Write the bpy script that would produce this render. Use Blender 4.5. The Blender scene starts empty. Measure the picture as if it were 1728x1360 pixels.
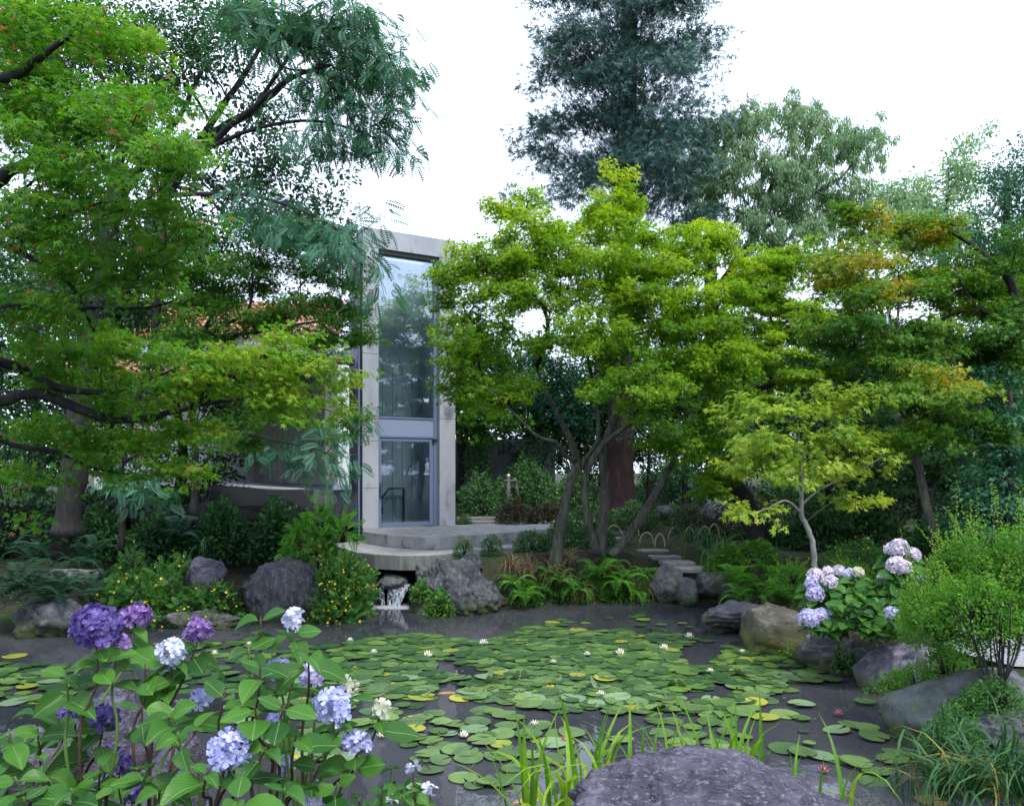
import bpy, bmesh, math, random
import numpy as np
from mathutils import Vector, Matrix, noise as mnoise

# ------------------------------------------------------------------ camera, world, sun
sc = bpy.context.scene
COL = sc.collection
EYE = 2.75          # eye height above the pond surface (z = 0)
F = 1350.0          # focal length in pixels of the 1728 px wide photograph
cam_d = bpy.data.cameras.new('camera'); cam = bpy.data.objects.new('camera', cam_d); COL.objects.link(cam)
cam.location = (0, 0, EYE); cam.rotation_euler = (math.radians(90), 0, 0)
cam_d.sensor_width = 36; cam_d.lens = 36 * F / 1728; cam_d.shift_y = (797 - 680) / 1728
cam_d.clip_start = 0.05; cam_d.clip_end = 2000
sc.camera = cam

SUN_EL, SUN_AZ = 58, 148      # degrees; azimuth measured from +Y towards +X
w = bpy.data.worlds.new('World'); sc.world = w; w.use_nodes = True
nt = w.node_tree; nt.nodes.clear()
def N(nt, t, **k):
    n = nt.nodes.new(t)
    for a, b in k.items(): setattr(n, a, b)
    return n
out = N(nt, 'ShaderNodeOutputWorld'); bg = N(nt, 'ShaderNodeBackground'); bg.inputs[1].default_value = 0.1
sky = N(nt, 'ShaderNodeTexSky', sky_type='NISHITA', sun_disc=False, sun_elevation=math.radians(SUN_EL), sun_rotation=math.radians(SUN_AZ))
sky.air_density = 1.2; sky.dust_density = 2.0
mix = N(nt, 'ShaderNodeMixRGB'); mix.inputs[2].default_value = (7.0, 8.0, 9.9, 1)
tc = N(nt, 'ShaderNodeTexCoord'); nz = N(nt, 'ShaderNodeTexNoise'); nz.inputs['Scale'].default_value = 2.2; nz.inputs['Detail'].default_value = 6
mr = N(nt, 'ShaderNodeMapRange'); mr.inputs[1].default_value = .36; mr.inputs[2].default_value = .58; mr.inputs[3].default_value = .72; mr.inputs[4].default_value = .98
L = nt.links.new
L(tc.outputs['Generated'], nz.inputs['Vector']); L(nz.outputs['Fac'], mr.inputs[0]); L(mr.outputs[0], mix.inputs[0])
L(sky.outputs[0], mix.inputs[1]); L(mix.outputs[0], bg.inputs[0]); L(bg.outputs[0], out.inputs[0])

sun_d = bpy.data.lights.new('sun', 'SUN'); sun = bpy.data.objects.new('sun', sun_d); COL.objects.link(sun)
sun_d.energy = 1.5; sun_d.angle = math.radians(12); sun_d.color = (1, .97, .9)
az = math.radians(SUN_AZ); el = math.radians(SUN_EL)
sd = Vector((math.sin(az) * math.cos(el), math.cos(az) * math.cos(el), math.sin(el)))
sun.rotation_euler = sd.to_track_quat('Z', 'Y').to_euler()
sc.view_settings.view_transform = 'Standard'; sc.view_settings.look = 'None'
sc.view_settings.gamma = 1; sc.view_settings.exposure = 1.3; sc.view_settings.use_curve_mapping = False
sc.render.engine = 'CYCLES'
sc.cycles.max_bounces = 6; sc.cycles.transparent_max_bounces = 8; sc.cycles.diffuse_bounces = 3; sc.cycles.glossy_bounces = 3; sc.cycles.transmission_bounces = 4
sc.cycles.caustics_reflective = False; sc.cycles.caustics_refractive = False

# ------------------------------------------------------------------ helpers
rng = np.random.default_rng(7)
def P(px, py, Y):                      # a survey point: bearing and height read off the photograph, distance Y in metres
    return np.array(((px - 864) / F * Y, Y, EYE - (py - 797) / F * Y))
def link(o, parent=None):
    COL.objects.link(o)
    if parent: o.parent = parent
    return o
def tag(o, label=None, cat=None, group=None, kind=None):
    if label: o['label'] = label
    if cat: o['category'] = cat
    if group: o['group'] = group
    if kind: o['kind'] = kind
    return o
def empty(name, loc, label, cat, group=None, rz=0):
    o = bpy.data.objects.new(name, None); COL.objects.link(o); o.location = loc; o.rotation_euler = (0, 0, rz)
    o.empty_display_size = .1
    return tag(o, label, cat, group)
def mesh_np(name, V, T, mat=None, rnd=None, uv=None, smooth=False):
    """V (n,3), T (m,3) triangles"""
    me = bpy.data.meshes.new(name); V = np.asarray(V, np.float32); T = np.asarray(T, np.int32)
    me.vertices.add(len(V)); me.vertices.foreach_set('co', V.ravel())
    me.loops.add(T.size); me.loops.foreach_set('vertex_index', T.ravel())
    me.polygons.add(len(T)); me.polygons.foreach_set('loop_start', np.arange(0, T.size, 3, dtype=np.int32))
    me.update(calc_edges=True)
    if rnd is not None:
        a = me.attributes.new('rnd', 'FLOAT', 'FACE'); a.data.foreach_set('value', np.asarray(rnd, np.float32))
    if uv is not None:
        u = me.uv_layers.new(name='UVMap'); u.data.foreach_set('uv', np.asarray(uv, np.float32)[T.ravel()].ravel())
    if mat: me.materials.append(mat)
    if smooth: me.polygons.foreach_set('use_smooth', np.ones(len(T), bool))
    return me
def mesh_py(name, V, Fs, mat=None, smooth=False):
    me = bpy.data.meshes.new(name); me.from_pydata([tuple(map(float, v)) for v in V], [], [tuple(f) for f in Fs]); me.update()
    if mat: me.materials.append(mat)
    if smooth: me.polygons.foreach_set('use_smooth', [True] * len(me.polygons))
    return me
def ob(name, me, parent=None, loc=None, origin=False):
    o = bpy.data.objects.new(name, me)
    if loc is not None: o.location = loc
    return link(o, parent)
def shift_origin(o, loc):              # object whose mesh is in world coordinates gets its origin at loc
    loc = Vector(loc); o.data.transform(Matrix.Translation(-loc)); o.location = loc
    return o
def unit(a): return a / np.maximum(np.linalg.norm(a, axis=-1, keepdims=True), 1e-9)

# ------------------------------------------------------------------ materials
def newmat(name):
    m = bpy.data.materials.new(name); m.use_nodes = True; nt = m.node_tree; nt.nodes.clear()
    o = N(nt, 'ShaderNodeOutputMaterial'); p = N(nt, 'ShaderNodeBsdfPrincipled'); nt.links.new(p.outputs[0], o.inputs[0])
    return m, nt, p, o
def ramp(nt, cols, pos=None):
    r = N(nt, 'ShaderNodeValToRGB'); e = r.color_ramp.elements
    n = len(cols); pos = pos or [i / (n - 1) for i in range(n)]
    while len(e) < n: e.new(.5)
    for i in range(n): e[i].position = pos[i]; e[i].color = (*cols[i], 1)
    return r
def leafmat(name, cols, pos=None, trans=.4, rough=.5, spec=.3, tcol=1.25):
    m, nt, p, o = newmat(name); L = nt.links.new
    a = N(nt, 'ShaderNodeAttribute', attribute_name='rnd'); r = ramp(nt, cols, pos)
    L(a.outputs['Fac'], r.inputs[0]); L(r.outputs[0], p.inputs['Base Color'])
    p.inputs['Roughness'].default_value = rough; p.inputs['Specular IOR Level'].default_value = spec
    t = N(nt, 'ShaderNodeBsdfTranslucent'); mx = N(nt, 'ShaderNodeMixShader'); mx.inputs[0].default_value = trans
    g = N(nt, 'ShaderNodeMixRGB', blend_type='MULTIPLY'); g.inputs[0].default_value = 1; g.inputs[2].default_value = (tcol * 1.15, tcol * 1.1, tcol * .6, 1)
    L(r.outputs[0], g.inputs[1]); L(g.outputs[0], t.inputs[0]); L(p.outputs[0], mx.inputs[1]); L(t.outputs[0], mx.inputs[2]); L(mx.outputs[0], o.inputs[0])
    return m
def noisemat(name, cols, scale=4, pos=None, rough=.8, bump=.3, bscale=None, stretch=(1, 1, 1), detail=8, spec=.3, coord='Object', dist=.02, second=None, moss=None, distort=0):
    m, nt, p, o = newmat(name); L = nt.links.new
    tc = N(nt, 'ShaderNodeTexCoord'); mp = N(nt, 'ShaderNodeMapping'); mp.inputs['Scale'].default_value = stretch
    src = tc.outputs[coord] if coord != 'Position' else N(nt, 'ShaderNodeNewGeometry').outputs['Position']
    L(src, mp.inputs['Vector'])
    n = N(nt, 'ShaderNodeTexNoise'); n.inputs['Scale'].default_value = scale; n.inputs['Detail'].default_value = detail; n.inputs['Roughness'].default_value = .65; n.inputs['Distortion'].default_value = distort
    L(mp.outputs[0], n.inputs['Vector']); r = ramp(nt, cols, pos or [.3 + .4 * i / (len(cols) - 1) for i in range(len(cols))]); L(n.outputs['Fac'], r.inputs[0])
    colout = r.outputs[0]
    if second:                       # (colour, scale, lo, hi): patches of a second colour (lichen, stains)
        n2 = N(nt, 'ShaderNodeTexNoise'); n2.inputs['Scale'].default_value = second[1]; n2.inputs['Detail'].default_value = 6; L(mp.outputs[0], n2.inputs['Vector'])
        q = N(nt, 'ShaderNodeMapRange'); q.inputs[1].default_value = second[2]; q.inputs[2].default_value = second[3]; L(n2.outputs['Fac'], q.inputs[0])
        mx = N(nt, 'ShaderNodeMixRGB'); L(q.outputs[0], mx.inputs[0]); L(colout, mx.inputs[1]); mx.inputs[2].default_value = (*second[0], 1); colout = mx.outputs[0]
    if moss:                         # (colour, z0, z1): growth near the waterline
        g = N(nt, 'ShaderNodeNewGeometry'); s = N(nt, 'ShaderNodeSeparateXYZ'); L(g.outputs['Position'], s.inputs[0])
        n3 = N(nt, 'ShaderNodeTexNoise'); n3.inputs['Scale'].default_value = 5; n3.inputs['Detail'].default_value = 5; L(g.outputs['Position'], n3.inputs['Vector'])
        ma = N(nt, 'ShaderNodeMath', operation='MULTIPLY_ADD'); L(n3.outputs['Fac'], ma.inputs[0]); ma.inputs[1].default_value = -.7; L(s.outputs['Z'], ma.inputs[2])
        q = N(nt, 'ShaderNodeMapRange'); q.inputs[1].default_value = moss[1] - .35; q.inputs[2].default_value = moss[2] - .35; q.inputs[3].default_value = .85; q.inputs[4].default_value = 0; L(ma.outputs[0], q.inputs[0])
        mx = N(nt, 'ShaderNodeMixRGB'); L(q.outputs[0], mx.inputs[0]); L(colout, mx.inputs[1]); mx.inputs[2].default_value = (*moss[0], 1); colout = mx.outputs[0]
    L(colout, p.inputs['Base Color'])
    p.inputs['Roughness'].default_value = rough; p.inputs['Specular IOR Level'].default_value = spec
    if bump:
        n4 = N(nt, 'ShaderNodeTexNoise'); n4.inputs['Scale'].default_value = bscale or scale * 4; n4.inputs['Detail'].default_value = 8; n4.inputs['Roughness'].default_value = .7; L(mp.outputs[0], n4.inputs['Vector'])
        b = N(nt, 'ShaderNodeBump'); b.inputs['Strength'].default_value = bump; b.inputs['Distance'].default_value = dist
        L(n4.outputs['Fac'], b.inputs['Height']); L(b.outputs[0], p.inputs['Normal'])
        if name.startswith('rock'):
            n5 = N(nt, 'ShaderNodeTexNoise'); n5.inputs['Scale'].default_value = (bscale or scale) * .35; n5.inputs['Detail'].default_value = 9; n5.inputs['Distortion'].default_value = .3; L(mp.outputs[0], n5.inputs['Vector'])
            s5 = N(nt, 'ShaderNodeMath', operation='SUBTRACT'); s5.inputs[1].default_value = .5; L(n5.outputs['Fac'], s5.inputs[0]); a5 = N(nt, 'ShaderNodeMath', operation='ABSOLUTE'); L(s5.outputs[0], a5.inputs[0])
            m5 = N(nt, 'ShaderNodeMapRange'); m5.inputs[1].default_value = 0; m5.inputs[2].default_value = .02; L(a5.outputs[0], m5.inputs[0])
            b5 = N(nt, 'ShaderNodeBump'); b5.inputs['Strength'].default_value = .3; b5.inputs['Distance'].default_value = dist * .8; L(m5.outputs[0], b5.inputs['Height']); L(b5.outputs[0], b.inputs['Normal'])
            c5 = N(nt, 'ShaderNodeMixRGB', blend_type='MULTIPLY'); c5.inputs[0].default_value = .45 if name == 'rock_fore' else .25; L(colout, c5.inputs[1]); L(m5.outputs[0], c5.inputs[2]); L(c5.outputs[0], p.inputs['Base Color'])
    return m
def plain(name, col, rough=.5, metal=0, spec=.5):
    m, nt, p, o = newmat(name); p.inputs['Base Color'].default_value = (*col, 1); p.inputs['Roughness'].default_value = rough
    p.inputs['Metallic'].default_value = metal; p.inputs['Specular IOR Level'].default_value = spec
    return m

M = {}
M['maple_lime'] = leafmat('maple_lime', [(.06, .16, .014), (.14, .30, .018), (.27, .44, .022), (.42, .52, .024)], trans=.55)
M['maple_green'] = leafmat('maple_green', [(.026, .10, .014), (.05, .16, .018), (.09, .23, .024), (.17, .30, .03)], trans=.42)
M['maple_near'] = leafmat('maple_near', [(.028, .12, .012), (.06, .20, .016), (.12, .29, .02), (.26, .38, .024), (.32, .16, .07)], pos=[0, .4, .75, .95, 1], trans=.45)
M['maple_orange'] = leafmat('maple_orange', [(.025, .10, .014), (.06, .18, .018), (.13, .27, .022), (.34, .33, .022), (.46, .24, .02)], trans=.45)
M['maple_yellow'] = leafmat('maple_yellow', [(.09, .20, .025), (.20, .34, .035), (.36, .47, .06), (.50, .47, .09)], trans=.5)
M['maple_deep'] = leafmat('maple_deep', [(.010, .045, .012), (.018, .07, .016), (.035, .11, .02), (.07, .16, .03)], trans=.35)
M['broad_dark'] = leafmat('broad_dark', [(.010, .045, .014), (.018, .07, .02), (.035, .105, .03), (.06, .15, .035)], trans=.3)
M['broad_blue'] = leafmat('broad_blue', [(.010, .055, .03), (.018, .085, .045), (.035, .13, .065), (.06, .18, .08)], trans=.35)
M['silk'] = leafmat('silk', [(.025, .10, .05), (.045, .15, .085), (.085, .22, .14), (.15, .30, .21)], trans=.3)
M['conifer'] = leafmat('conifer', [(.022, .06, .06), (.042, .105, .10), (.075, .16, .155), (.13, .24, .22)], trans=.25, tcol=1)
M['willow'] = leafmat('willow', [(.10, .22, .11), (.17, .31, .17), (.26, .40, .24), (.38, .50, .34)], trans=.4)
M['azalea'] = leafmat('azalea', [(.018, .065, .022), (.04, .115, .035), (.07, .17, .05), (.12, .22, .07)], trans=.2)
M['azalea_red'] = leafmat('azalea_red', [(.035, .02, .022), (.06, .03, .03), (.03, .07, .025), (.05, .10, .035)], trans=.2)
M['yellowshrub'] = leafmat('yellowshrub', [(.016, .08, .016), (.035, .13, .022), (.07, .19, .03), (.13, .25, .035)], trans=.35)
M['fern'] = leafmat('fern', [(.03, .13, .018), (.065, .22, .025), (.12, .32, .035), (.26, .38, .05)], trans=.4)
M['fern_dark'] = leafmat('fern_dark', [(.008, .035, .016), (.014, .055, .025), (.025, .08, .035)], trans=.25)
M['spirea'] = leafmat('spirea', [(.03, .12, .014), (.065, .21, .02), (.13, .31, .03), (.25, .41, .05)], trans=.45)
M['blade'] = leafmat('blade', [(.06, .18, .015), (.13, .30, .02), (.28, .44, .03), (.42, .46, .05)], trans=.45)
M['blade_dark'] = leafmat('blade_dark', [(.015, .06, .02), (.03, .10, .03), (.06, .15, .045), (.30, .22, .04)], pos=[0, .45, .9, 1], trans=.3)
M['straw'] = leafmat('straw', [(.12, .09, .04), (.22, .17, .08), (.30, .25, .12)], trans=.2)
M['yellow_petal'] = plain('yellow_petal', (.62, .42, .01), .5)
M['pad_stuff'] = leafmat('pad_stuff', [(.025, .07, .024), (.06, .13, .034), (.14, .23, .05), (.28, .28, .04)], pos=[0, .5, .95, 1], trans=.1, rough=.3)

M['bark_grey'] = noisemat('bark_grey', [(.025, .025, .022), (.065, .062, .055), (.12, .115, .10)], 6, bump=.6, stretch=(3, 3, .6), rough=.9, second=((.10, .13, .08), 2.5, .52, .68))
M['bark_dark'] = noisemat('bark_dark', [(.010, .009, .010), (.024, .022, .022), (.042, .04, .04)], 6, bump=.6, stretch=(3, 3, .6), rough=.9)
M['bark_red'] = noisemat('bark_red', [(.006, .004, .006), (.022, .012, .015), (.052, .026, .024)], 5, bump=1, stretch=(4, 4, .25), rough=.95, dist=.05)
M['bark_pale'] = noisemat('bark_pale', [(.10, .10, .09), (.20, .20, .18), (.28, .28, .25)], 6, bump=.4, stretch=(2, 2, .8), rough=.85)
M['stem'] = noisemat('stem', [(.025, .014, .012), (.06, .035, .025), (.10, .06, .045)], 30, bump=.3, rough=.7)
M['twig'] = plain('twig', (.022, .018, .016), .9, spec=.2)
M['twig_pale'] = plain('twig_pale', (.14, .15, .09), .8, spec=.2)
M['twig_green'] = plain('twig_green', (.08, .14, .03), .7, spec=.2)

# ------------------------------------------------------------------ leaf templates: x towards the tip, y width, z normal
def T_maple():
    V, Fc = [(0, 0, 0)], []
    for a, l, wd in ((0, 1, .15), (48, .88, .15), (-48, .88, .15), (100, .58, .13), (-100, .58, .13)):
        a = math.radians(a); d = np.array((math.cos(a), math.sin(a))); n = np.array((-d[1], d[0])); b = len(V)
        V += [(*(d * l * .42 + n * wd), .03), (*(d * l), -.16 * l), (*(d * l * .42 - n * wd), .03)]
        Fc += [(0, b + 2, b + 1), (0, b + 1, b)]
    return np.array(V, float), np.array(Fc)
def T_maple3():
    V, Fc = [], []
    for a, l in ((0, 1.05), (62, .9), (-62, .9)):
        a = math.radians(a); d = np.array((math.cos(a), math.sin(a))); n = np.array((-d[1], d[0])); b = len(V)
        V += [(*(n * .24 - d * .1), .02), (*(-n * .24 - d * .1), .02), (*(d * l), -.15 * l)]; Fc += [(b, b + 1, b + 2)]
    return np.array(V, float), np.array(Fc)
def T_oval(wd=.28):
    return np.array([(0, 0, 0), (.4, wd, .06), (.4, -wd, .06), (1, 0, -.08), (.45, 0, -.01)], float), np.array([(0, 4, 1), (0, 2, 4), (4, 3, 1), (4, 2, 3)])
def T_diam(wd=.28): return np.array([(0, 0, 0), (.45, wd, .05), (1, 0, -.1), (.45, -wd, .05)], float), np.array([(0, 3, 2), (0, 2, 1)])
def T_frond(npair=9, pl=.32, ang=65, taper=True, droop=.25, wd=.035, side=2):
    V, Fc = [], []
    for i in range(npair):
        t = .12 + .85 * i / (npair - 1); l = pl * (math.sin(math.pi * min(1, .25 + .75 * (1 - t))) ** .6 if taper else 1) * (1 - .4 * t if taper else (1 if t < .9 else .8))
        z0 = -droop * t * t
        for s in (1, -1):
            a = math.radians(ang) * s; d = np.array((math.cos(a), math.sin(a))); n = np.array((-d[1], d[0])); b = len(V); o = np.array((t, 0.))
            V += [(*o, z0), (*(o + d * l * .45 + n * wd), z0), (*(o + d * l), z0 - .12 * l), (*(o + d * l * .45 - n * wd), z0)]
            Fc += [(b, b + 3, b + 2), (b, b + 2, b + 1)]
    b = len(V); V += [(0, .006, 0), (0, -.006, 0), (1, 0, -droop)]; Fc += [(b, b + 1, b + 2)]
    return np.array(V, float), np.array(Fc)
def T_needles(n=7):
    V, Fc = [], []; r = random.Random(3)
    for i in range(n):
        a = math.radians(-65 + 130 * i / (n - 1)); z = r.uniform(-.25, .15); l = 1 - .35 * abs(a); o = .12 + .1 * (i % 3)
        d = np.array((math.cos(a), math.sin(a), z)); nn = np.array((-d[1], d[0], .2)) * .045; b = len(V); s = np.array((o, 0, 0))
        V += [s + nn, s - nn, s + d * l * .8]; Fc += [(b, b + 1, b + 2)]
    return np.array(V, float), np.array(Fc)
def scatter(tpl, pos, tdir, ndir, size, rnd):
    """returns V,T,rnd for leaves placed by arrays"""
    TV, TF = tpl; m = len(pos)
    t = unit(tdir); n = ndir - (ndir * t).sum(1, keepdims=True) * t; n = unit(n); b = np.cross(n, t)
    V = pos[:, None] + size[:, None, None] * (TV[None, :, 0, None] * t[:, None] + TV[None, :, 1, None] * b[:, None] + TV[None, :, 2, None] * n[:, None])
    T = (TF[None] + (np.arange(m) * len(TV))[:, None, None]).reshape(-1, 3)
    return V.reshape(-1, 3), T, np.repeat(rnd, len(TF))
def join(parts):
    V = np.concatenate([p[0] for p in parts]); off = np.cumsum([0] + [len(p[0]) for p in parts[:-1]])
    T = np.concatenate([p[1] + o for p, o in zip(parts, off)]); R = np.concatenate([p[2] for p in parts]) if len(parts[0]) > 2 else None
    return V, T, R

# ------------------------------------------------------------------ tubes
def tube(pts, rad, sides):
    pts = np.asarray(pts, float); rad = np.asarray(rad, float); n = len(pts)
    d = np.gradient(pts, axis=0); d = unit(d)
    ref = np.array((0, 0, 1.)) if abs(d[0][2]) < .9 else np.array((1., 0, 0))
    u = unit(np.cross(d, ref)); u = np.where(np.isfinite(u), u, 0)
    for i in range(1, n):
        x = u[i - 1] - np.dot(u[i - 1], d[i]) * d[i]; l = np.linalg.norm(x); u[i] = x / l if l > 1e-6 else u[i]
    v = np.cross(d, u); a = np.arange(sides) / sides * 2 * math.pi
    V = (pts[:, None] + rad[:, None, None] * (np.cos(a)[None, :, None] * u[:, None] + np.sin(a)[None, :, None] * v[:, None])).reshape(-1, 3)
    i = np.arange(n - 1)[:, None] * sides; j = np.arange(sides)[None]; k = (j + 1) % sides
    T = np.concatenate([np.stack([i + j, i + k, i + sides + k], -1).reshape(-1, 3), np.stack([i + j, i + sides + k, i + sides + j], -1).reshape(-1, 3)])
    if sides == 3: return V, T
    V = np.concatenate([V, pts[:1], pts[-1:]]); c0 = len(V) - 2; jj = np.arange(sides); kk = (jj + 1) % sides; e = (n - 1) * sides
    T = np.concatenate([T, np.stack([np.full(sides, c0), kk, jj], -1), np.stack([np.full(sides, c0 + 1), e + jj, e + kk], -1)])
    return V, T
def catmull(pts, sub=5):
    p = np.asarray(pts, float)
    if len(p) < 3: return np.array([p[0] + (p[-1] - p[0]) * t for t in np.linspace(0, 1, sub + 1)])
    q = np.vstack([2 * p[0] - p[1], p, 2 * p[-1] - p[-2]]); o = []
    for i in range(1, len(q) - 2):
        for t in np.arange(sub) / sub:
            a, b, c, d = q[i - 1:i + 3]
            o.append(.5 * (2 * b + (c - a) * t + (2 * a - 5 * b + 4 * c - d) * t * t + (3 * b - a - 3 * c + d) * t ** 3))
    o.append(p[-1]); return np.array(o)

# ------------------------------------------------------------------ trees
def sample_ells(ells, n, rg, shell=.45):
    wts = np.array([e[2] * e[3] * (e[4] / 15) ** 2 for e in ells]); cnt = np.maximum(1, np.round(n * wts / wts.sum())).astype(int); C = []
    for e, k in zip(ells, cnt):
        d = unit(rg.normal(size=(k, 3))) * rg.random((k, 1)) ** shell
        for x in d: C.append(P(e[0] + e[2] * x[0], e[1] + e[3] * x[2], e[4] + e[5] * x[1]))
    return np.array(C)
def grow(seed, splen, A, bf, rg, bend=.1):
    pos = [s for s in seed]; par = [-1] * len(seed); pl = list(splen); tip = [False] * len(seed)
    S = np.array(seed); best = np.full(len(A), 1e9); bi = np.zeros(len(A), int)
    c = np.linalg.norm(A[:, None] - S[None], axis=2) + bf * np.array(splen)[None]
    bi = c.argmin(1); best = c.min(1)
    for _ in range(len(A)):
        i = int(best.argmin()); b = bi[i]; a0 = pos[b]; a1 = A[i]; ln = float(np.linalg.norm(a1 - a0)); last = b
        k = 1 if ln < .25 else (2 if ln < .8 else 4)
        side = rg.normal(size=3) * bend * ln * .6; side[2] = abs(side[2]) * .5 + .06 * ln if ln > .5 else side[2]
        new = []
        for j in range(1, k + 1):
            t = j / k; q = a0 + (a1 - a0) * t + side * 4 * t * (1 - t) * .6 + (rg.normal(size=3) * .02 * ln if j < k else 0)
            pos.append(q); par.append(last); pl.append(pl[b] + ln * t); tip.append(j == k); last = len(pos) - 1; new.append(last)
        best[i] = 1e9; A_done[i] = last if A_done is not None else 0
        for q in new:
            cc = np.linalg.norm(A - pos[q], axis=1) + bf * pl[q]; m = (cc < best) & (best < 1e8)
            best[m] = cc[m]; bi[m] = q
    return np.array(pos), par
A_done = None
def tree(name, label, cat, trunks, ells, n_cl=60, rc=.5, tc=.06, na=10, nl=50, lr=.22, lsize=.06, tpl=None, mat='maple_green', bark='bark_dark', twig='twig',
         group=None, seed=1, bf=.4, droop=.15, rt=.004, rmax=.06, up=1., njit=.45, tdown=.2, colfn=None, hgrad=.0, outw=.75, shell=.45, near_parts=0, attach=.35, hang=None, thick=.04, bend=.1):
    global A_done
    rg = np.random.default_rng(seed)
    base = P(*trunks[0][0][:3])
    root = empty(name, base, label, cat, group)
    b = np.array(base)
    seeds, spl = [], []
    for ti, tr in enumerate(trunks):
        pts = np.array([P(*q[:3]) for q in tr]); rad = np.array([q[3] for q in tr])
        c = catmull(np.hstack([pts, rad[:, None]]), 6); c[:, 3] = np.maximum(c[:, 3], .004)
        c[1:-1, :3] += rg.normal(size=(len(c) - 2, 3)) * np.minimum(c[1:-1, 3:4], .06) * .12
        if ti == 0 and c[0, 3] > .05: c[0, 3] *= 1.35; c[1, 3] *= 1.1
        V, T = tube(c[:, :3] - b, c[:, 3], 14 if rad.max() > .12 else 9)
        if rad.max() > .1:
            V += np.array([mnoise.noise_vector(Vector(v) * 3) for v in V]) * rad.max() * .07
        ob('trunk' if ti == 0 else 'limb', mesh_np('trunk', V, T, M[bark], smooth=True), root)
        s = int(len(c) * (attach if ti == 0 else .15)); seg = c[s:, :3]
        seeds += list(seg); base_l = 0 if ti == 0 else 1
        spl += list(np.cumsum(np.r_[base_l, np.linalg.norm(np.diff(seg, axis=0), axis=1)]) * .6)
    C = sample_ells(ells, n_cl, rg, shell)
    th = rg.random((len(C), na)) * 2 * math.pi; rr = np.sqrt(rg.random((len(C), na))) * rc * (.6 + .8 * rg.random((len(C), 1)))
    A = C[:, None] + np.stack([np.cos(th) * rr, np.sin(th) * rr, rg.normal(size=th.shape) * tc - droop * (rr / rc) ** 2 * rc * .5], -1)
    sl_ = rg.normal(size=(len(C), 1, 2)) * .28; A[..., 2] += (sl_[..., 0] * np.cos(th) + sl_[..., 1] * np.sin(th)) * rr
    A = A.reshape(-1, 3); cb = np.repeat(rg.random(len(C)), na)
    A_done = {}
    pos, par = grow(seeds, spl, A, bf, rg, bend)
    n = len(pos); nt_ = np.zeros(n); kids = [[] for _ in range(n)]
    for i in range(n - 1, -1, -1):
        if nt_[i] == 0: nt_[i] = 1
        if par[i] >= 0: nt_[par[i]] += nt_[i]; kids[par[i]].append(i)
    r = np.minimum(rt * nt_ ** .45, rmax); paths = []; ns = len(seeds)
    main = {}
    for i in range(ns, n):
        if kids[i]: main[i] = max(kids[i], key=lambda k: nt_[k])
    for i in range(ns, n):
        p = par[i]
        if p >= ns and main.get(p) == i: continue
        ch = [p, i]; k = i
        while k in main: k = main[k]; ch.append(k)
        paths.append((ch, i))
    tubes = []
    for ch, i in paths:
        rad = r[ch].copy(); rad[0] = r[i]; rad[-1] *= .5
        tubes.append(tube(pos[ch] - b, rad, 3 if rad[0] < .009 else (5 if rad[0] < .025 else 8)))
    V, T, _ = join([(v, t, np.zeros(1)) for v, t in tubes])
    tag(ob('twigs', mesh_np('twigs', V, T, M[twig], smooth=True), root), kind='stuff')
    # leaves
    pd = np.zeros_like(A)
    for i, k in A_done.items(): pd[i] = pos[k] - pos[par[k]]
    m = len(A) * nl; Ar = np.repeat(A, nl, 0); pr = np.repeat(unit(pd), nl, 0); cr = np.repeat(cb, nl)
    th = rg.random(m) * 2 * math.pi; rr = np.sqrt(rg.random(m)) * lr
    off = np.stack([np.cos(th) * rr, np.sin(th) * rr, rg.normal(size=m) * thick - droop * rr * .5], -1)
    if hang:
        u = rg.random(m); ln = np.repeat(rg.uniform(.4, 1, len(A)), nl) * hang; sx = np.repeat(rg.normal(size=(len(A), 3)) * .12, nl, 0)
        off = sx * u[:, None] + rg.normal(size=(m, 3)) * .05; off[:, 2] -= u * ln
    Lp = Ar + off
    tdir = unit(off) * .8 + pr * .5 + rg.normal(size=(m, 3)) * .4; tdir[:, 2] -= tdown + (.9 if hang else 0)
    nd = np.stack([rg.normal(size=m) * njit, rg.normal(size=m) * njit, np.full(m, up)], -1)
    Cm = np.repeat(np.repeat(C, na, 0), nl, 0); cen = A.mean(0); nd += outw * (unit(Lp - cen) * .6 + unit(Lp - Cm + (0, 0, .02)) * .5)
    sz = lsize * rg.uniform(.65, 1.25, m)
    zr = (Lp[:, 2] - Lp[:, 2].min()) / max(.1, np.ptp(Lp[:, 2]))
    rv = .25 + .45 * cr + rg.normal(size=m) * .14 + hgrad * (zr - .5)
    if colfn: rv = colfn(Lp, rv, rg)
    rv = np.clip(rv, 0, 1)
    tpl = tpl or T_maple3()
    if near_parts:
        far = np.argsort(Lp[:, 1] + rg.random(m) * 1.0 + 100 * (np.abs(Lp[:, 0] / Lp[:, 1]) > .64) + 100 * ((EYE - Lp[:, 2]) / Lp[:, 1] < -.59))
        sel = far[:near_parts]; keep = np.setdiff1d(np.arange(m), sel)
        lm = []
        for q in range(4): lm.append(mesh_np('leaf', tpl[0] * (1, 1, .5 + q * .5), tpl[1], M[mat], rnd=np.full(len(tpl[1]), .35 + q * .14)))
        for s in sel:
            t = Vector(tdir[s]).normalized(); nn = Vector(nd[s]); nn = (nn - nn.dot(t) * t).normalized(); bb = nn.cross(t)
            o = ob('leaf', lm[s % 4], root); R = Matrix((t, bb, nn)).transposed().to_4x4()
            o.matrix_local = Matrix.Translation(Lp[s] - b) @ R @ Matrix.Scale(sz[s], 4)
        Lp, tdir, nd, sz, rv = Lp[keep], tdir[keep], nd[keep], sz[keep], rv[keep]
    V, T, R = scatter(tpl, Lp - b, tdir, nd, sz, rv)
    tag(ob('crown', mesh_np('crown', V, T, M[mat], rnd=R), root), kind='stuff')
    return root

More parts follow.
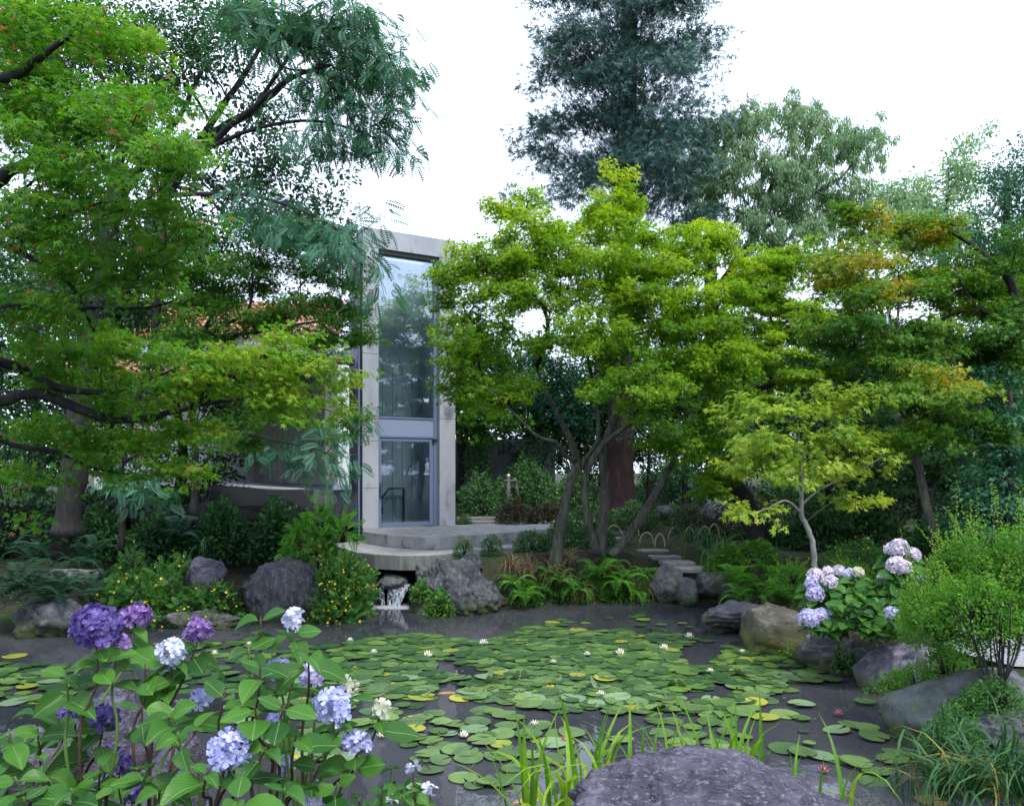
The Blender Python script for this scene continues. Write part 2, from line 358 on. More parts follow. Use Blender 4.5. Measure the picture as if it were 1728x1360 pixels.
# ------------------------------------------------------------------ terrain
def W(px, py): Y = EYE * F / (py - 797); return ((px - 864) / F * Y, Y)
STEPS = [(1166, 957, 17.6, .70, 56), (1142, 947, 18.2, .8, 54), (1119, 937, 18.9, .9, 54), (1100, 927, 19.6, 1.0, 54), (1038, 907, 20.6, 1.08, 44), (1040, 896, 21.6, 1.14, 60)]
POND = [(-30, 13.0), (-14, 13.6), W(0, 1064), W(140, 1056), W(270, 1054), W(420, 1042), W(600, 1036), W(625, 1023), (-2.6, 17.2), (-1.9, 17.2), W(700, 1025), W(740, 1034), W(850, 1026), W(950, 1017), W(1100, 1010),
        (4.1, 18.0), (4.7, 17.6), (4.2, 14.6), W(1255, 1078), W(1350, 1112), W(1440, 1150), W(1530, 1195), W(1545, 1245), W(1610, 1300), (4.2, 6.2), (4.0, 5.3), (2.6, 4.9), (0, 4.8), (-2, 5.2), (-3.8, 5.9), (-6.5, 6.2), (-12, 5.5), (-30, 6)]
def sdist(X, Y):
    Q = np.array(POND); n = len(Q); d = np.full(X.shape, 1e9); ins = np.zeros(X.shape, bool)
    for i in range(n):
        a, b = Q[i], Q[(i + 1) % n]; e = b - a; wx, wy = X - a[0], Y - a[1]
        t = np.clip((wx * e[0] + wy * e[1]) / (e @ e), 0, 1); d = np.minimum(d, np.hypot(wx - t * e[0], wy - t * e[1]))
        c = ((a[1] > Y) != (b[1] > Y)) & (X < (b[0] - a[0]) * (Y - a[1]) / (b[1] - a[1] + 1e-12) + a[0]); ins ^= c
    return np.where(ins, -d, d)
def sm(x, a, b): t = np.clip((x - a) / (b - a), 0, 1); return t * t * (3 - 2 * t)
def target(X, Y):
    h = .55 + .4 * sm(Y, 15.5, 18) + .35 * sm(Y, 19.5, 22) + .9 * sm(Y, 23, 30)
    h = h - .15 * sm(-X, 4, 6) * sm(Y, 12, 15)
    near = sm(-Y, -5.0, -3.6) * sm(-np.abs(X - .2), -3.9, -2.6)
    h = h + (1.05 - h) * sm(-Y, -4.6, -3.4)
    wf = sm(-np.abs(X + 2.3), -1.3, -.7) * sm(-Y, -20, -18.4); h = h - (h - .42) * wf
    for px, py, Ys, z_, w_ in STEPS:
        c = P(px, py, Ys); k = np.exp(-(((X - c[0]) / .7) ** 2 + ((Y - c[1] + .25) / .6) ** 2) ** 2); h = h * (1 - k) + (c[2] - .07) * k
    gw = sm(X, 4.7, 5.2) * sm(Y, 8.1, 8.6) * sm(-Y, -14.9, -14.2); h = h * (1 - gw) + .64 * gw
    return h
def H(X, Y):
    X = np.asarray(X, float); Y = np.asarray(Y, float); d = sdist(X, Y); t = target(X, Y)
    return np.where(d > 0, .03 + (t - .03) * sm(d, 0, 1.0), -.75 * sm(-d, -.05, .8) - .0)
def build_ground():
    def axis(a, b, c, d, st):
        core = np.arange(b, c, st); l = b - np.geomspace(st, b - a, 22); r = c + np.geomspace(st, d - c, 22)
        return np.unique(np.concatenate([l, core, r]))
    xs = axis(-400, -14, 14, 400, .22); ys = axis(-400, -2, 32, 600, .22)
    X, Y = np.meshgrid(xs, ys); Z = H(X, Y)
    nzv = np.array([mnoise.fractal(Vector((x * .9, y * .9, 0)), 1, 2, 3) for x, y in zip(X.ravel(), Y.ravel())]).reshape(X.shape)
    Z = Z + nzv * .05 * (np.abs(X) < 40) * (1 - .8 * ((X > 5) & (X < 11) & (Y > 8.3) & (Y < 14.6)))
    V = np.stack([X, Y, Z], -1).reshape(-1, 3); nx = len(xs); i = np.arange(len(ys) - 1)[:, None] * nx; j = np.arange(nx - 1)[None]
    T = np.concatenate([np.stack([i + j, i + j + 1, i + j + nx + 1], -1).reshape(-1, 3), np.stack([i + j, i + j + nx + 1, i + j + nx], -1).reshape(-1, 3)])
    m = noisemat('soil', [(.010, .010, .006), (.022, .021, .012), (.042, .038, .022), (.035, .05, .018)], 3, coord='Position', bump=.8, bscale=25, dist=.03, rough=.95, second=((.025, .05, .012), 1.1, .5, .62))
    tag(ob('ground', mesh_np('ground', V, T, m, smooth=True)), kind='structure')
build_ground()

# water
m, nt, p, o = newmat('pond_water'); L = nt.links.new
g = N(nt, 'ShaderNodeNewGeometry')
n1 = N(nt, 'ShaderNodeTexNoise'); n1.inputs['Scale'].default_value = .5; n1.inputs['Detail'].default_value = 4; L(g.outputs['Position'], n1.inputs['Vector'])
r = ramp(nt, [(.032, .034, .042), (.047, .049, .058), (.064, .065, .074)], [.35, .5, .65]); L(n1.outputs['Fac'], r.inputs[0]); L(r.outputs[0], p.inputs['Base Color'])
p.inputs['Roughness'].default_value = .03; p.inputs['IOR'].default_value = 1.38
mp = N(nt, 'ShaderNodeMapping'); mp.inputs['Scale'].default_value = (1, .6, 1); L(g.outputs['Position'], mp.inputs['Vector'])
n2 = N(nt, 'ShaderNodeTexNoise'); n2.inputs['Scale'].default_value = 3.5; n2.inputs['Detail'].default_value = 3; L(mp.outputs[0], n2.inputs['Vector'])
bp = N(nt, 'ShaderNodeBump'); bp.inputs['Strength'].default_value = .13; bp.inputs['Distance'].default_value = .03; L(n2.outputs['Fac'], bp.inputs['Height']); L(bp.outputs[0], p.inputs['Normal'])
tr = N(nt, 'ShaderNodeBsdfTransparent'); mx = N(nt, 'ShaderNodeMixShader'); mx.inputs[0].default_value = .10
L(p.outputs[0], mx.inputs[1]); L(tr.outputs[0], mx.inputs[2]); L(mx.outputs[0], o.inputs[0])
tag(ob('pond_water', mesh_py('pond_water', [(-60, 2, 0), (20, 2, 0), (20, 20, 0), (-60, 20, 0)], [(0, 1, 2, 3)], m)), kind='structure')

# ------------------------------------------------------------------ boxes in an arbitrary frame
def box(name, o, ax, ay, az, mat, parent=None, bev=.008):
    """corner o, edge vectors ax, ay, az"""
    o, ax, ay, az = map(lambda v: Vector(v), (o, ax, ay, az)); c = o + (ax + ay + az) / 2
    bm = bmesh.new(); vs = [bm.verts.new(o + ax * i + ay * j + az * k - c) for i in (0, 1) for j in (0, 1) for k in (0, 1)]
    for f in ((0, 1, 3, 2), (4, 6, 7, 5), (0, 4, 5, 1), (2, 3, 7, 6), (0, 2, 6, 4), (1, 5, 7, 3)): bm.faces.new([vs[i] for i in f])
    bmesh.ops.recalc_face_normals(bm, faces=bm.faces)
    if bev: bmesh.ops.bevel(bm, geom=bm.edges[:], offset=bev, segments=1, affect='EDGES')
    me = bpy.data.meshes.new(name); bm.to_mesh(me); bm.free(); me.materials.append(mat)
    q = bpy.data.objects.new(name, me); link(q, parent)
    q.location = c - (parent.location if parent else Vector())
    return q
def prism(name, poly, z0, z1, mat, parent=None, bev=.01):
    bm = bmesh.new(); c = Vector((sum(p[0] for p in poly) / len(poly), sum(p[1] for p in poly) / len(poly), z0))
    f = bm.faces.new([bm.verts.new((p[0] - c.x, p[1] - c.y, 0)) for p in poly]); e = bmesh.ops.extrude_face_region(bm, geom=[f])
    for v in [v for v in e['geom'] if isinstance(v, bmesh.types.BMVert)]: v.co.z += z1 - z0
    bmesh.ops.recalc_face_normals(bm, faces=bm.faces)
    if bev: bmesh.ops.bevel(bm, geom=[ed for ed in bm.edges], offset=bev, segments=1, affect='EDGES')
    me = bpy.data.meshes.new(name); bm.to_mesh(me); bm.free(); me.materials.append(mat)
    q = bpy.data.objects.new(name, me); link(q, parent); q.location = c - (parent.location if parent else Vector()); return q

# concrete
def concrete(name, cols, streak=True):
    m = noisemat(name, cols, 1.6, bump=.12, bscale=40, rough=.75, detail=10, stretch=(1, 1, .5), coord='Position', dist=.01, second=((.13, .135, .14), 3.0, .58, .75))
    return m
M['concrete'] = concrete('concrete', [(.26, .275, .31), (.33, .345, .38), (.39, .405, .44)])
M['concrete_in'] = concrete('concrete_in', [(.24, .27, .29), (.32, .35, .37), (.39, .42, .43)])
M['concrete_dark'] = noisemat('concrete_dark', [(.10, .11, .10), (.17, .18, .17), (.25, .26, .25)], 2, bump=.2, bscale=40, rough=.85, stretch=(2, 2, .5), coord='Position', second=((.06, .075, .05), 2, .5, .7))  # darker concrete with green-grey blotches
M['paving'] = noisemat('paving', [(.22, .22, .22), (.30, .30, .30), (.36, .36, .36)], 3, bump=.2, bscale=60, rough=.9, coord='Position', second=((.16, .15, .13), 5, .55, .7))
M['steel_blue'] = plain('steel_blue', (.16, .20, .31), .45, .2)
M['steel_panel'] = plain('steel_panel', (.24, .28, .40), .5, .1)
M['black'] = plain('black', (.012, .012, .014), .5)
M['joint'] = plain('joint', (.05, .05, .055), .9)
M['silver'] = plain('silver', (.7, .7, .72), .3, .8)
def glassmat(name, tint, refl=.1):
    m, nt, p, o = newmat(name); L = nt.links.new
    t = N(nt, 'ShaderNodeBsdfTransparent'); t.inputs[0].default_value = (*tint, 1); gl = N(nt, 'ShaderNodeBsdfGlossy'); gl.inputs['Roughness'].default_value = .01; gl.inputs[0].default_value = (.85, .92, 1, 1)
    lw = N(nt, 'ShaderNodeLayerWeight'); pw_ = N(nt, 'ShaderNodeMath', operation='POWER'); L(lw.outputs['Facing'], pw_.inputs[0]); pw_.inputs[1].default_value = 4; a = N(nt, 'ShaderNodeMath', operation='MULTIPLY_ADD'); a.inputs[1].default_value = .8; a.inputs[2].default_value = refl; L(pw_.outputs[0], a.inputs[0])
    mx = N(nt, 'ShaderNodeMixShader'); L(a.outputs[0], mx.inputs[0]); L(t.outputs[0], mx.inputs[1]); L(gl.outputs[0], mx.inputs[2]); L(mx.outputs[0], o.inputs[0]); return m
M['glass'] = glassmat('glass', (.84, .91, .97), .22)
M['glass_door'] = glassmat('glass_door', (.84, .90, .94), .09)

# ------------------------------------------------------------------ tower: d1 along the front, d2 away to the left behind, n into the building
TZ = 1.33
A0 = P(612, 893, 20.0); A0[2] = TZ
d1 = np.array((.865, .502, 0)); d1 /= np.linalg.norm(d1); d2 = np.array((-d1[1], d1[0], 0)); UP = np.array((0, 0, 1.))
Wd, Ht = 2.575, 7.57
tw = empty('concrete_tower', A0, 'tall narrow concrete stair tower with full height blue framed glass front and door', 'tower')
def tb(name, u, v, z, su, sv, sz, mat, bev=.008, parent=None):
    o = Vector(A0 + d1 * u + d2 * v + UP * z)
    return box(name, o, Vector(d1 * su), Vector(d2 * sv), Vector(UP * sz), M[mat], parent or tw, bev)
cl, cr = .42, .46
joints = [0, 1.02, 2.2, 2.83, 4.4, 6.0]
for a, b in zip(joints, joints[1:] + [Ht - .50]): tb('column_block', 0, 0, a + .004, cl, .5, b - a - .008, 'concrete', .006)
for a, b in zip([0, 2.83, 5.0], [2.83, 5.0, Ht - .50]): tb('column_block', Wd - cr, 0, a + .004, cr, .5, b - a - .008, 'concrete', .006)
tb('lintel', 0, 0, Ht - .496, Wd, .5, .496, 'concrete', .012)
tb('side_wall', .04, .502, 0, .22, 2.0, 4.7, 'concrete')
tb('side_wall', Wd - .26, .502, 0, .22, 2.0, Ht - .3, 'concrete')
tb('roof_glass', .0, .502, Ht - .28, Wd, 2.3, .03, 'glass_door', 0)
# inner back wall, board-marked: panels with tie holes
bw = tb('inner_wall', .26, 1.6, -.2, Wd - .52, .2, Ht - .1, 'concrete_in')
for k in range(1, 7):
    tb('board_joint', .26 + k * .29, 1.592, 0, .008, .01, 4.3, 'joint', 0, bw).location -= tw.location
for zz in (.7, 1.6, 2.6, 3.3, 4.0):
    for k in (0, 1, 2):
        V, T = tube([(0, 0, 0), tuple(-d2 * .01)], [.022, .022], 8); h = ob('tie_hole', mesh_np('tie_hole', V, T, M['joint']), bw)
        h.location = Vector(A0 + d1 * (.55 + k * .7) + d2 * 1.595 + UP * zz) - tw.location - bw.location
ox0, ox1 = cl, Wd - cr; ow = ox1 - ox0
# steel frame
fd = .12
tb('head_strip', ox0, .06, Ht - .60, ow, .3, .10, 'black', .004)  # black strip across the opening just below the lintel
tb('jamb', ox0, fd, 0, .055, .12, Ht - .5, 'steel_blue', .004)
tb('jamb', ox1 - .11, fd, 0, .06, .12, Ht - .5, 'steel_blue', .004)
tb('jamb', ox1 - .05, fd + .02, 0, .048, .12, Ht - .5, 'steel_blue', .004)
tb('transom_panel', ox0 + .057, fd + .02, 2.36, ow - .17, .06, .44, 'steel_panel', .004)
tb('mullion', ox0 + .057, fd, 2.80, ow - .17, .1, .04, 'steel_blue', .004)
tb('mullion', ox0 + .057, fd, 2.31, ow - .17, .1, .05, 'steel_blue', .004)
tb('glass_pane', ox0 + .057, fd + .05, 2.842, ow - .17, .012, Ht - .6 - 2.85, 'glass', 0)
door = tb('door', ox0 + .057, fd + .02, .02, .07, .05, 2.29, 'steel_blue', .004)
dw = ow - .17
def dpart(name, *a, **k): q = tb(name, *a, parent=door, **k); q.location -= tw.location; return q
dpart('door_stile', ox0 + .057 + dw - .11, fd + .02, .02, .11, .05, 2.29, 'steel_blue', bev=.004)
dpart('door_rail', ox0 + .129, fd + .022, .02, dw - .185, .046, .11, 'steel_blue', bev=.004)
dpart('door_rail', ox0 + .129, fd + .022, 2.22, dw - .185, .046, .088, 'steel_blue', bev=.004)
dpart('door_glass', ox0 + .129, fd + .04, .132, dw - .185, .012, 2.086, 'glass_door', bev=0)
dpart('door_handle', ox0 + .075, fd - .045, .75, .022, .022, .42, 'black', bev=.004)
dpart('lock', ox0 + .07, fd - .0, .93, .035, .02, .05, 'black', bev=.004)
dpart('push_plate', ox1 - .40, fd - .0, 1.36, .15, .02, .028, 'silver', bev=.003)
tb('door_closer', ox1 - .16, fd - .06, 2.24, .12, .06, .06, 'black', .004)
# handrail in the stair
q0 = A0 + d1 * (ox0 + .22) + d2 * 1.45 + UP * .18; q1 = A0 + d1 * (ox0 + .85) + d2 * 1.45 + UP * .98; q2 = A0 + d1 * (ox0 + 1.28) + d2 * 1.45 + UP * .98; q3 = A0 + d1 * (ox0 + 1.28) + d2 * 1.45 + UP * -.02
V, T = tube(np.array([q0, q1, q1 + (q2 - q1) * .02, q2, q3]) - A0, [.03] * 5, 8); ob('handrail', mesh_np('handrail', V, T, M['black']), tw)
tb('socket', ox0 + .62, 1.57, .28, .1, .02, .2, 'black', .003)
tb('stair_floor', .26, .5, -.2, Wd - .52, 2.2, .19, 'concrete_in')
tb('downpipe', -.07, .12, -.3, .05, .05, Ht + .1, 'steel_blue', .01)
tb('side_channel', -.02, .03, -.3, .018, .3, Ht - .1, 'black', .004)

# gallery wing going back to the left: clad wall over a dark void
wg0 = A0 + d1 * (-.16) + d2 * .55
wing = empty('gallery_wing', wg0, 'pale ribbed building wing behind the left trees joining the concrete tower', 'building')
def wb(name, u, v, z, su, sv, sz, mat, bev=.008, parent=None):
    return box(name, Vector(wg0 + d2 * u - d1 * v + UP * z), Vector(d2 * su), Vector(-d1 * sv), Vector(UP * sz), M[mat], parent or wing, bev)
M['cladding'] = noisemat('cladding', [(.62, .67, .74), (.72, .76, .80)], 2, bump=.05, rough=.6, coord='Position')
M['roofmetal'] = noisemat('roofmetal', [(.03, .07, .08), (.05, .10, .11)], 2, bump=.1, rough=.5, coord='Position')
wb('fascia', -.3, .03, .98, 15, .5, .12, 'steel_panel')
for k in range(24): wb('wall_panel', -.3 + k * .6, .1, 1.1, .585, .3, 3.0, 'cladding', .01)
wb('wall', -.3, .42, 1.1, 14.6, .3, 3.2, 'concrete_dark')
wb('eave', -.3, -.05, 4.12, 15, .5, .15, 'black')
rf = wb('roof', -.3, .0, 4.27, 15, 3.2, .06, 'roofmetal')
wb('undercroft_wall', -.3, 1.8, -1.2, 15, .3, 2.2, 'black')  # black boxes stand in for the shade in the void below the wing
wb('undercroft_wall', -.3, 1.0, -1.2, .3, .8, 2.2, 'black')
for k in range(22): wb('fence_board', 1.0 + k * .14, .9, -1.0, .12, .03, 1.4 + .02 * (k % 3), 'joint', .004)

# terraces
tr_ = empty('entrance_terrace', (-1.5, 17.5, .75), 'two tier curved edged concrete terrace at the foot of the tower', 'terrace')
def C2(px, py, Y): p_ = P(px, py, Y); return (p_[0], p_[1])
up_poly = [C2(612, 897, 19.3), (-2.9, 18.3), C2(712, 906, 17.6), C2(742, 906, 17.6), (-.7, 18.45), (.2, 19.3), (1.5, 20.9), (3.2, 23.2), (1.8, 24.2), (-.8, 22.0), (-3.75, 20.2)]
prism('upper_step', up_poly, 1.05, TZ, M['paving'], tr_)
up_r = [(p_[0], p_[1]) for p_ in up_poly]
def lerp_poly(a, b, n):
    return [tuple(np.array(a) + (np.array(b) - np.array(a)) * i / n) for i in range(n)]
lo_poly = [(-4.3, 19.1), (-3.85, 18.0), (-3.35, 17.1), (-2.85, 16.62), (-2.3, 16.38), (-1.75, 16.38), (-1.35, 16.75), (-.9, 17.35), (0, 18.1), (1.5, 19.6), (3.5, 22), (2.5, 22.5), (-.5, 20.5), (-3.5, 20.3)]
prism('lower_step', lo_poly, .74, 1.046, M['concrete_dark'], tr_)
prism('lower_paving', [tuple(np.array((-1.2, 19.0)) + (np.array(p_) - np.array((-1.2, 19.0))) * .985) for p_ in lo_poly], 1.046, 1.049, M['paving'], tr_, bev=0)

# retaining wall at the back
rw = empty('retaining_wall', (2, 27, 1), 'long low grey concrete garden wall behind the azalea bank right of the tower', 'wall')
M['wallgrey'] = concrete('wallgrey', [(.09, .10, .115), (.13, .14, .16), (.17, .18, .20)])
for k in range(2):
    x = -2.2 + k * 1.82; box('wall_panel', (x, 27.0 + .02 * (k % 2), .5), (1.84, 0, 0), (0, .25, 0), (0, 0, 3.25), M['wallgrey'], rw, .012)
box('coping', (-2.2, 26.96, 3.76), (3.7, 0, 0), (0, .33, 0), (0, 0, .1), M['wallgrey'], rw)

# old house with tiled roof, seen through the leaves
hx = empty('tiled_house', (-13, 33, 1), 'white walled house with orange terracotta tiled roof behind the left trees', 'house')
M['plaster'] = noisemat('plaster', [(.55, .56, .58), (.66, .66, .68)], 3, bump=.1, coord='Position'); M['terracotta'] = noisemat('terracotta', [(.25, .10, .05), (.42, .20, .11), (.55, .33, .2)], 6, bump=.3, coord='Position')
box('wall', (-17.5, 33.5, 1), (10.3, 0, 0), (0, 5, 0), (0, 0, 7.4), M['plaster'], hx)
def roof_rows(x0, x1, y0, z0, y1, z1, mat):
    vs, ts = [], []; d = Vector((0, y1 - y0, z1 - z0)); nrm = Vector((0, -(z1 - z0), y1 - y0)).normalized(); ncol = int((x1 - x0) / .24); nrow = int(d.length / .33)
    for i in range(ncol):
        for j in range(nrow):
            x = x0 + i * .24; a = Vector((x, y0, z0)) + d * (j / nrow); l = d / nrow * 1.12
            V, T = tube([tuple(a + nrm * .05), tuple(a + l + nrm * .02)], [.11, .095], 6); vs.append((V, T, np.zeros(1)))
    return join(vs)[:2]
V, T = roof_rows(-17.8, -7.0, 32.9, 8.3, 35.5, 10.2, None); rr_ = tag(ob('roof_tiles', mesh_np('roof', V - np.array((-13, 33, 1)), T, M['terracotta'], smooth=True), hx), kind='stuff')
V, T = roof_rows(-17.8, -7.6, 31.2, 6.55, 33.4, 7.5, None); rr_ = tag(ob('porch_roof_tiles', mesh_np('porch_roof', V - np.array((-13, 33, 1)), T, M['terracotta'], smooth=True), hx), kind='stuff')
for x in (-15.5, -13.6, -11.7, -9.8):
    wf = box('window', (x, 33.44, 7.55), (1.1, 0, 0), (0, .05, 0), (0, 0, .72), M['cladding'], hx)
    g_ = box('pane', (x + .08, 33.42, 7.62), (.94, 0, 0), (0, .015, 0), (0, 0, .58), M['glass'], wf, 0); g_.location -= hx.location
exec_parts = True

# ------------------------------------------------------------------ rocks
M['rock_violet'] = noisemat('rock_violet', [(.03, .028, .042), (.07, .065, .092), (.12, .112, .15), (.18, .17, .215)], 4.5, bump=.5, bscale=14, rough=.75, dist=.03, second=((.22, .22, .25), 9, .56, .7), moss=((.04, .06, .015), .06, .28), distort=.6)
M['rock_dark'] = noisemat('rock_dark', [(.022, .024, .03), (.06, .065, .075), (.13, .135, .15)], 3.5, bump=1, bscale=12, rough=.8, dist=.05, moss=((.04, .06, .012), .08, .35), distort=.5, second=((.2, .21, .22), 8, .6, .72))
M['rock_brown'] = noisemat('rock_brown', [(.035, .032, .03), (.085, .075, .062), (.15, .135, .115)], 3, bump=.7, bscale=16, rough=.85, dist=.04, moss=((.12, .14, .02), .1, .45), second=((.13, .145, .10), 5, .52, .66))
M['rock_grey'] = noisemat('rock_grey', [(.04, .045, .05), (.10, .11, .115), (.17, .18, .18)], 3, bump=.6, bscale=14, rough=.85, dist=.04, moss=((.04, .07, .015), .06, .3), second=((.10, .14, .08), 4, .56, .68))
M['rock_slate'] = noisemat('rock_slate', [(.05, .048, .06), (.11, .105, .125), (.2, .19, .22)], 3, bump=.9, bscale=9, rough=.8, dist=.05, stretch=(1, 1, 5), moss=((.05, .07, .015), .05, .3))
M['rock_streak'] = noisemat('rock_streak', [(.02, .02, .026), (.06, .06, .07), (.16, .16, .18)], 5, bump=1, bscale=9, rough=.7, dist=.05, stretch=(3, 3, .7), moss=((.03, .05, .012), .1, .3), distort=1)
M['rock_shade'] = noisemat('rock_shade', [(.005, .005, .005), (.010, .010, .011), (.022, .020, .022)], 2, bump=.8, bscale=8, rough=.9, dist=.05)  # near-black rock colour with the deep shade put into it
M['rock_fore'] = noisemat('rock_fore', [(.028, .025, .038), (.07, .062, .09), (.105, .095, .135), (.19, .175, .225)], 7, bump=1, bscale=26, rough=.8, dist=.03, second=((.20, .195, .23), 34, .56, .66), distort=.5, stretch=(1, 1, 2.5))
def rock(label, px0, px1, py0, py1, Y, depth, mat='rock_grey', seed=1, cut=.38, rough=.11, name='rock', sub=5, strat=0, group=None, lean=0, boxy=.75, below=.25, peak=0, ridge=.045):
    a = P(px0, py0, Y); b = P(px1, py1, Y); hx_, hz = (b[0] - a[0]) / 2, (a[2] - b[2]) / 2 * (1 + below); c = np.array(((a[0] + b[0]) / 2, Y, a[2] - hz))
    bm = bmesh.new(); bmesh.ops.create_icosphere(bm, subdivisions=sub, radius=1); rd = random.Random(seed)
    S = Vector((seed * 3.1, seed * 1.7, 0)); pl = []
    for _ in range(18):
        n = Vector((rd.gauss(0, 1), rd.gauss(0, 1), rd.gauss(0, .8))).normalized(); pl.append((n, rd.uniform(.66, .95)))
    s3 = Vector((hx_, depth / 2, hz))
    for v in bm.verts:
        q = v.co.copy(); q = Vector([math.copysign(abs(t) ** boxy, t) for t in q]); q *= .93
        for n, d in pl:
            e = q.dot(n) - d
            if e > 0: q -= n * e * (cut * 2.4 if cut * 2.4 < .95 else .95)
        w_ = Vector((q.x * s3.x, q.y * s3.y, q.z * s3.z)) / max(.25, min(s3)) ; k = min(s3) / max(s3)
        f = mnoise.fractal(w_ * 1.1 + S, .9, 2.1, 5) * rough * 1.5 + (mnoise.noise(w_ * .6 + S)) * rough * 1.4
        if ridge: f += ridge * (abs(mnoise.noise(Vector((w_.x * 3, w_.y * 3, w_.z * 1.2)) + S)) - .25) + ridge * .6 * (abs(mnoise.noise(w_ * 7 + S)) - .25)
        f += .035 * mnoise.noise(w_ * 4.5 + S) + .02 * abs(mnoise.noise(w_ * 11 + S))
        vd = mnoise.voronoi(w_ * 1.7 + mnoise.noise_vector(w_ * 2) * .25 + S)[0]; f -= .075 * max(0, 1 - (vd[1] - vd[0]) * 7) * (1 if not strat else .5); f += .05 * (vd[0] - .4)
        if strat: f += strat * 1.3 * (((w_.z * 3.2 + w_.x * lean + .7 * mnoise.noise(w_ * 1.2 + S)) % 1.0) - .5) + strat * mnoise.noise(Vector((w_.x * .8, w_.y * .8, w_.z * 9)) + S)
        q = q * (1 + f)
        if peak: q.x += peak * max(0, q.z) * .5; q.x *= 1 - .35 * max(0, q.z); q.y *= 1 - .3 * max(0, q.z)
        v.co = Vector((q.x * s3.x, q.y * s3.y, q.z * s3.z + lean * q.x * s3.z * .6))
    mx = [v.co for v in bm.verts]; zt = max(t.z for t in mx); x0 = min(t.x for t in mx); x1 = max(t.x for t in mx)
    for v in bm.verts: v.co.x = (v.co.x - (x0 + x1) / 2) * 2 * hx_ / (x1 - x0); v.co.z += hz - zt
    me = bpy.data.meshes.new('rock'); bm.to_mesh(me); bm.free(); me.materials.append(M[mat]); me.polygons.foreach_set('use_smooth', [True] * len(me.polygons))
    o = ob(name, me, None, c); tag(o, label, 'rock', group); return o

rock('large flat topped violet boulder at the bottom edge in front of the iris blades', 925, 1500, 1268, 1450, 3.9, 1.4, 'rock_fore', 12, cut=.36, rough=.09, sub=6, below=.2, boxy=.8, ridge=.06, peak=-.15, strat=.03, lean=-.16)
rock('pointed violet grey boulder rising behind the foreground purple hydrangea', 118, 290, 1152, 1330, 5.6, .9, 'rock_fore', 5, cut=.3, rough=.08, sub=5, peak=-.4, below=.3)
rock('low violet rock at the left edge below the purple hydrangea', -40, 135, 1238, 1340, 4.6, .8, 'rock_fore', 8, sub=5, ridge=.03)
rock('rough violet rock under the hydrangea stems at the bottom edge', 90, 300, 1300, 1420, 4.2, .8, 'rock_fore', 15, sub=5, ridge=.04)
rock('purple mottled rock low between the two foreground hydrangeas', 255, 340, 1235, 1400, 4.7, .6, 'rock_fore', 17, sub=4, ridge=.04)
# right bank
rock('flat overhanging slate rock jutting over the water on the right bank', 1176, 1290, 1014, 1062, 13.9, 1.1, 'rock_slate', 21, strat=.10, below=.0, lean=.12, boxy=.7, sub=5)
rock('big brown mossy boulder between the slate rocks on the right bank', 1252, 1372, 1017, 1118, 12.5, 1.3, 'rock_brown', 22, cut=.38, rough=.06, sub=5, lean=-.25, boxy=.6)
rock('layered grey rock with a hollow beside the brown mossy boulder', 1340, 1452, 1058, 1140, 11.4, 1.2, 'rock_slate', 23, strat=.08, sub=5, boxy=.7)
rock('dark narrow rock wedged beside the blue violet boulder', 1432, 1470, 1092, 1150, 10.9, .6, 'rock_dark', 24)
rock('craggy blue violet boulder at the water edge under the fine leaved shrub', 1446, 1600, 1080, 1196, 10.2, 1.5, 'rock_violet', 25, ridge=.08, sub=5, cut=.3)
rock('smooth sloping grey slab dipping into the pond on the right', 1518, 1790, 1122, 1268, 8.1, 1.5, 'rock_grey', 26, lean=-.0, cut=.3, rough=.04, sub=5, peak=.9)
rock('layered brown grey rock at the right edge above the grass clump', 1632, 1800, 1196, 1262, 6.7, .9, 'rock_slate', 27, strat=.06, sub=5)
rock('small pale stone under the slate overhang', 1246, 1268, 1060, 1078, 13.3, .3, 'rock_grey', 28, sub=3)
rock('upright grey boulder below the stone steps', 1094, 1154, 952, 1018, 17.0, .8, 'rock_grey', 31, sub=5, peak=.2, rough=.12, cut=.4)
rock('squat rounded boulder leaning on the upright boulder by the steps', 1140, 1180, 974, 1014, 16.7, .7, 'rock_grey', 32, sub=5, rough=.12, cut=.4)
rock('flat topped grey rock at the pond inlet below the last stone step', 1168, 1246, 962, 1006, 17.1, .9, 'rock_grey', 33, boxy=.7, cut=.4, rough=.12, sub=5)
# waterfall
rock('great rugged dark boulder right of the little waterfall', 686, 856, 936, 1042, 16.0, 1.7, 'rock_dark', 41, ridge=.30, rough=.12, sub=6, cut=.3, lean=-.12, peak=-.2)
rock('small dark stone sitting on top of the great rugged boulder', 776, 816, 928, 966, 16.7, .5, 'rock_dark', 42, rough=.1)
rock('small round stone at the foot of the terrace above the waterfall', 700, 726, 950, 975, 16.15, .4, 'rock_grey', 43)
rock('flat lip rock over which the waterfall spills', 634, 692, 967, 992, 16.75, .9, 'rock_grey', 44, rough=.12, below=.0, boxy=.8)
rock('wide dark streaked boulder left of the flowering shrub at the waterfall', 410, 560, 938, 1050, 15.3, 1.6, 'rock_streak', 45, ridge=.12, sub=5, rough=.07, cut=.2)
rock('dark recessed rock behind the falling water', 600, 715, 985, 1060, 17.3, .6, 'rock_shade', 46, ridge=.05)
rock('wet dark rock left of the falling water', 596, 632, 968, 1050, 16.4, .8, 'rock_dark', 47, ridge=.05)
rock('purple brown rock in front of the dark wall, right of the yellow flowered shrub', 318, 378, 936, 990, 15.0, .9, 'rock_fore', 48, cut=.4)
rock('long low slab at the waterline below the yellow flowered shrub', 268, 412, 1028, 1066, 14.3, .8, 'rock_slate', 49, below=.1)
rock('low mossy dark rock at the far left waterline', 22, 165, 1008, 1076, 13.6, 1.0, 'rock_dark', 50, ridge=.05)
rock('flat grey stone among the left ferns', 60, 165, 958, 985, 14.6, .8, 'rock_grey', 51, below=.1)
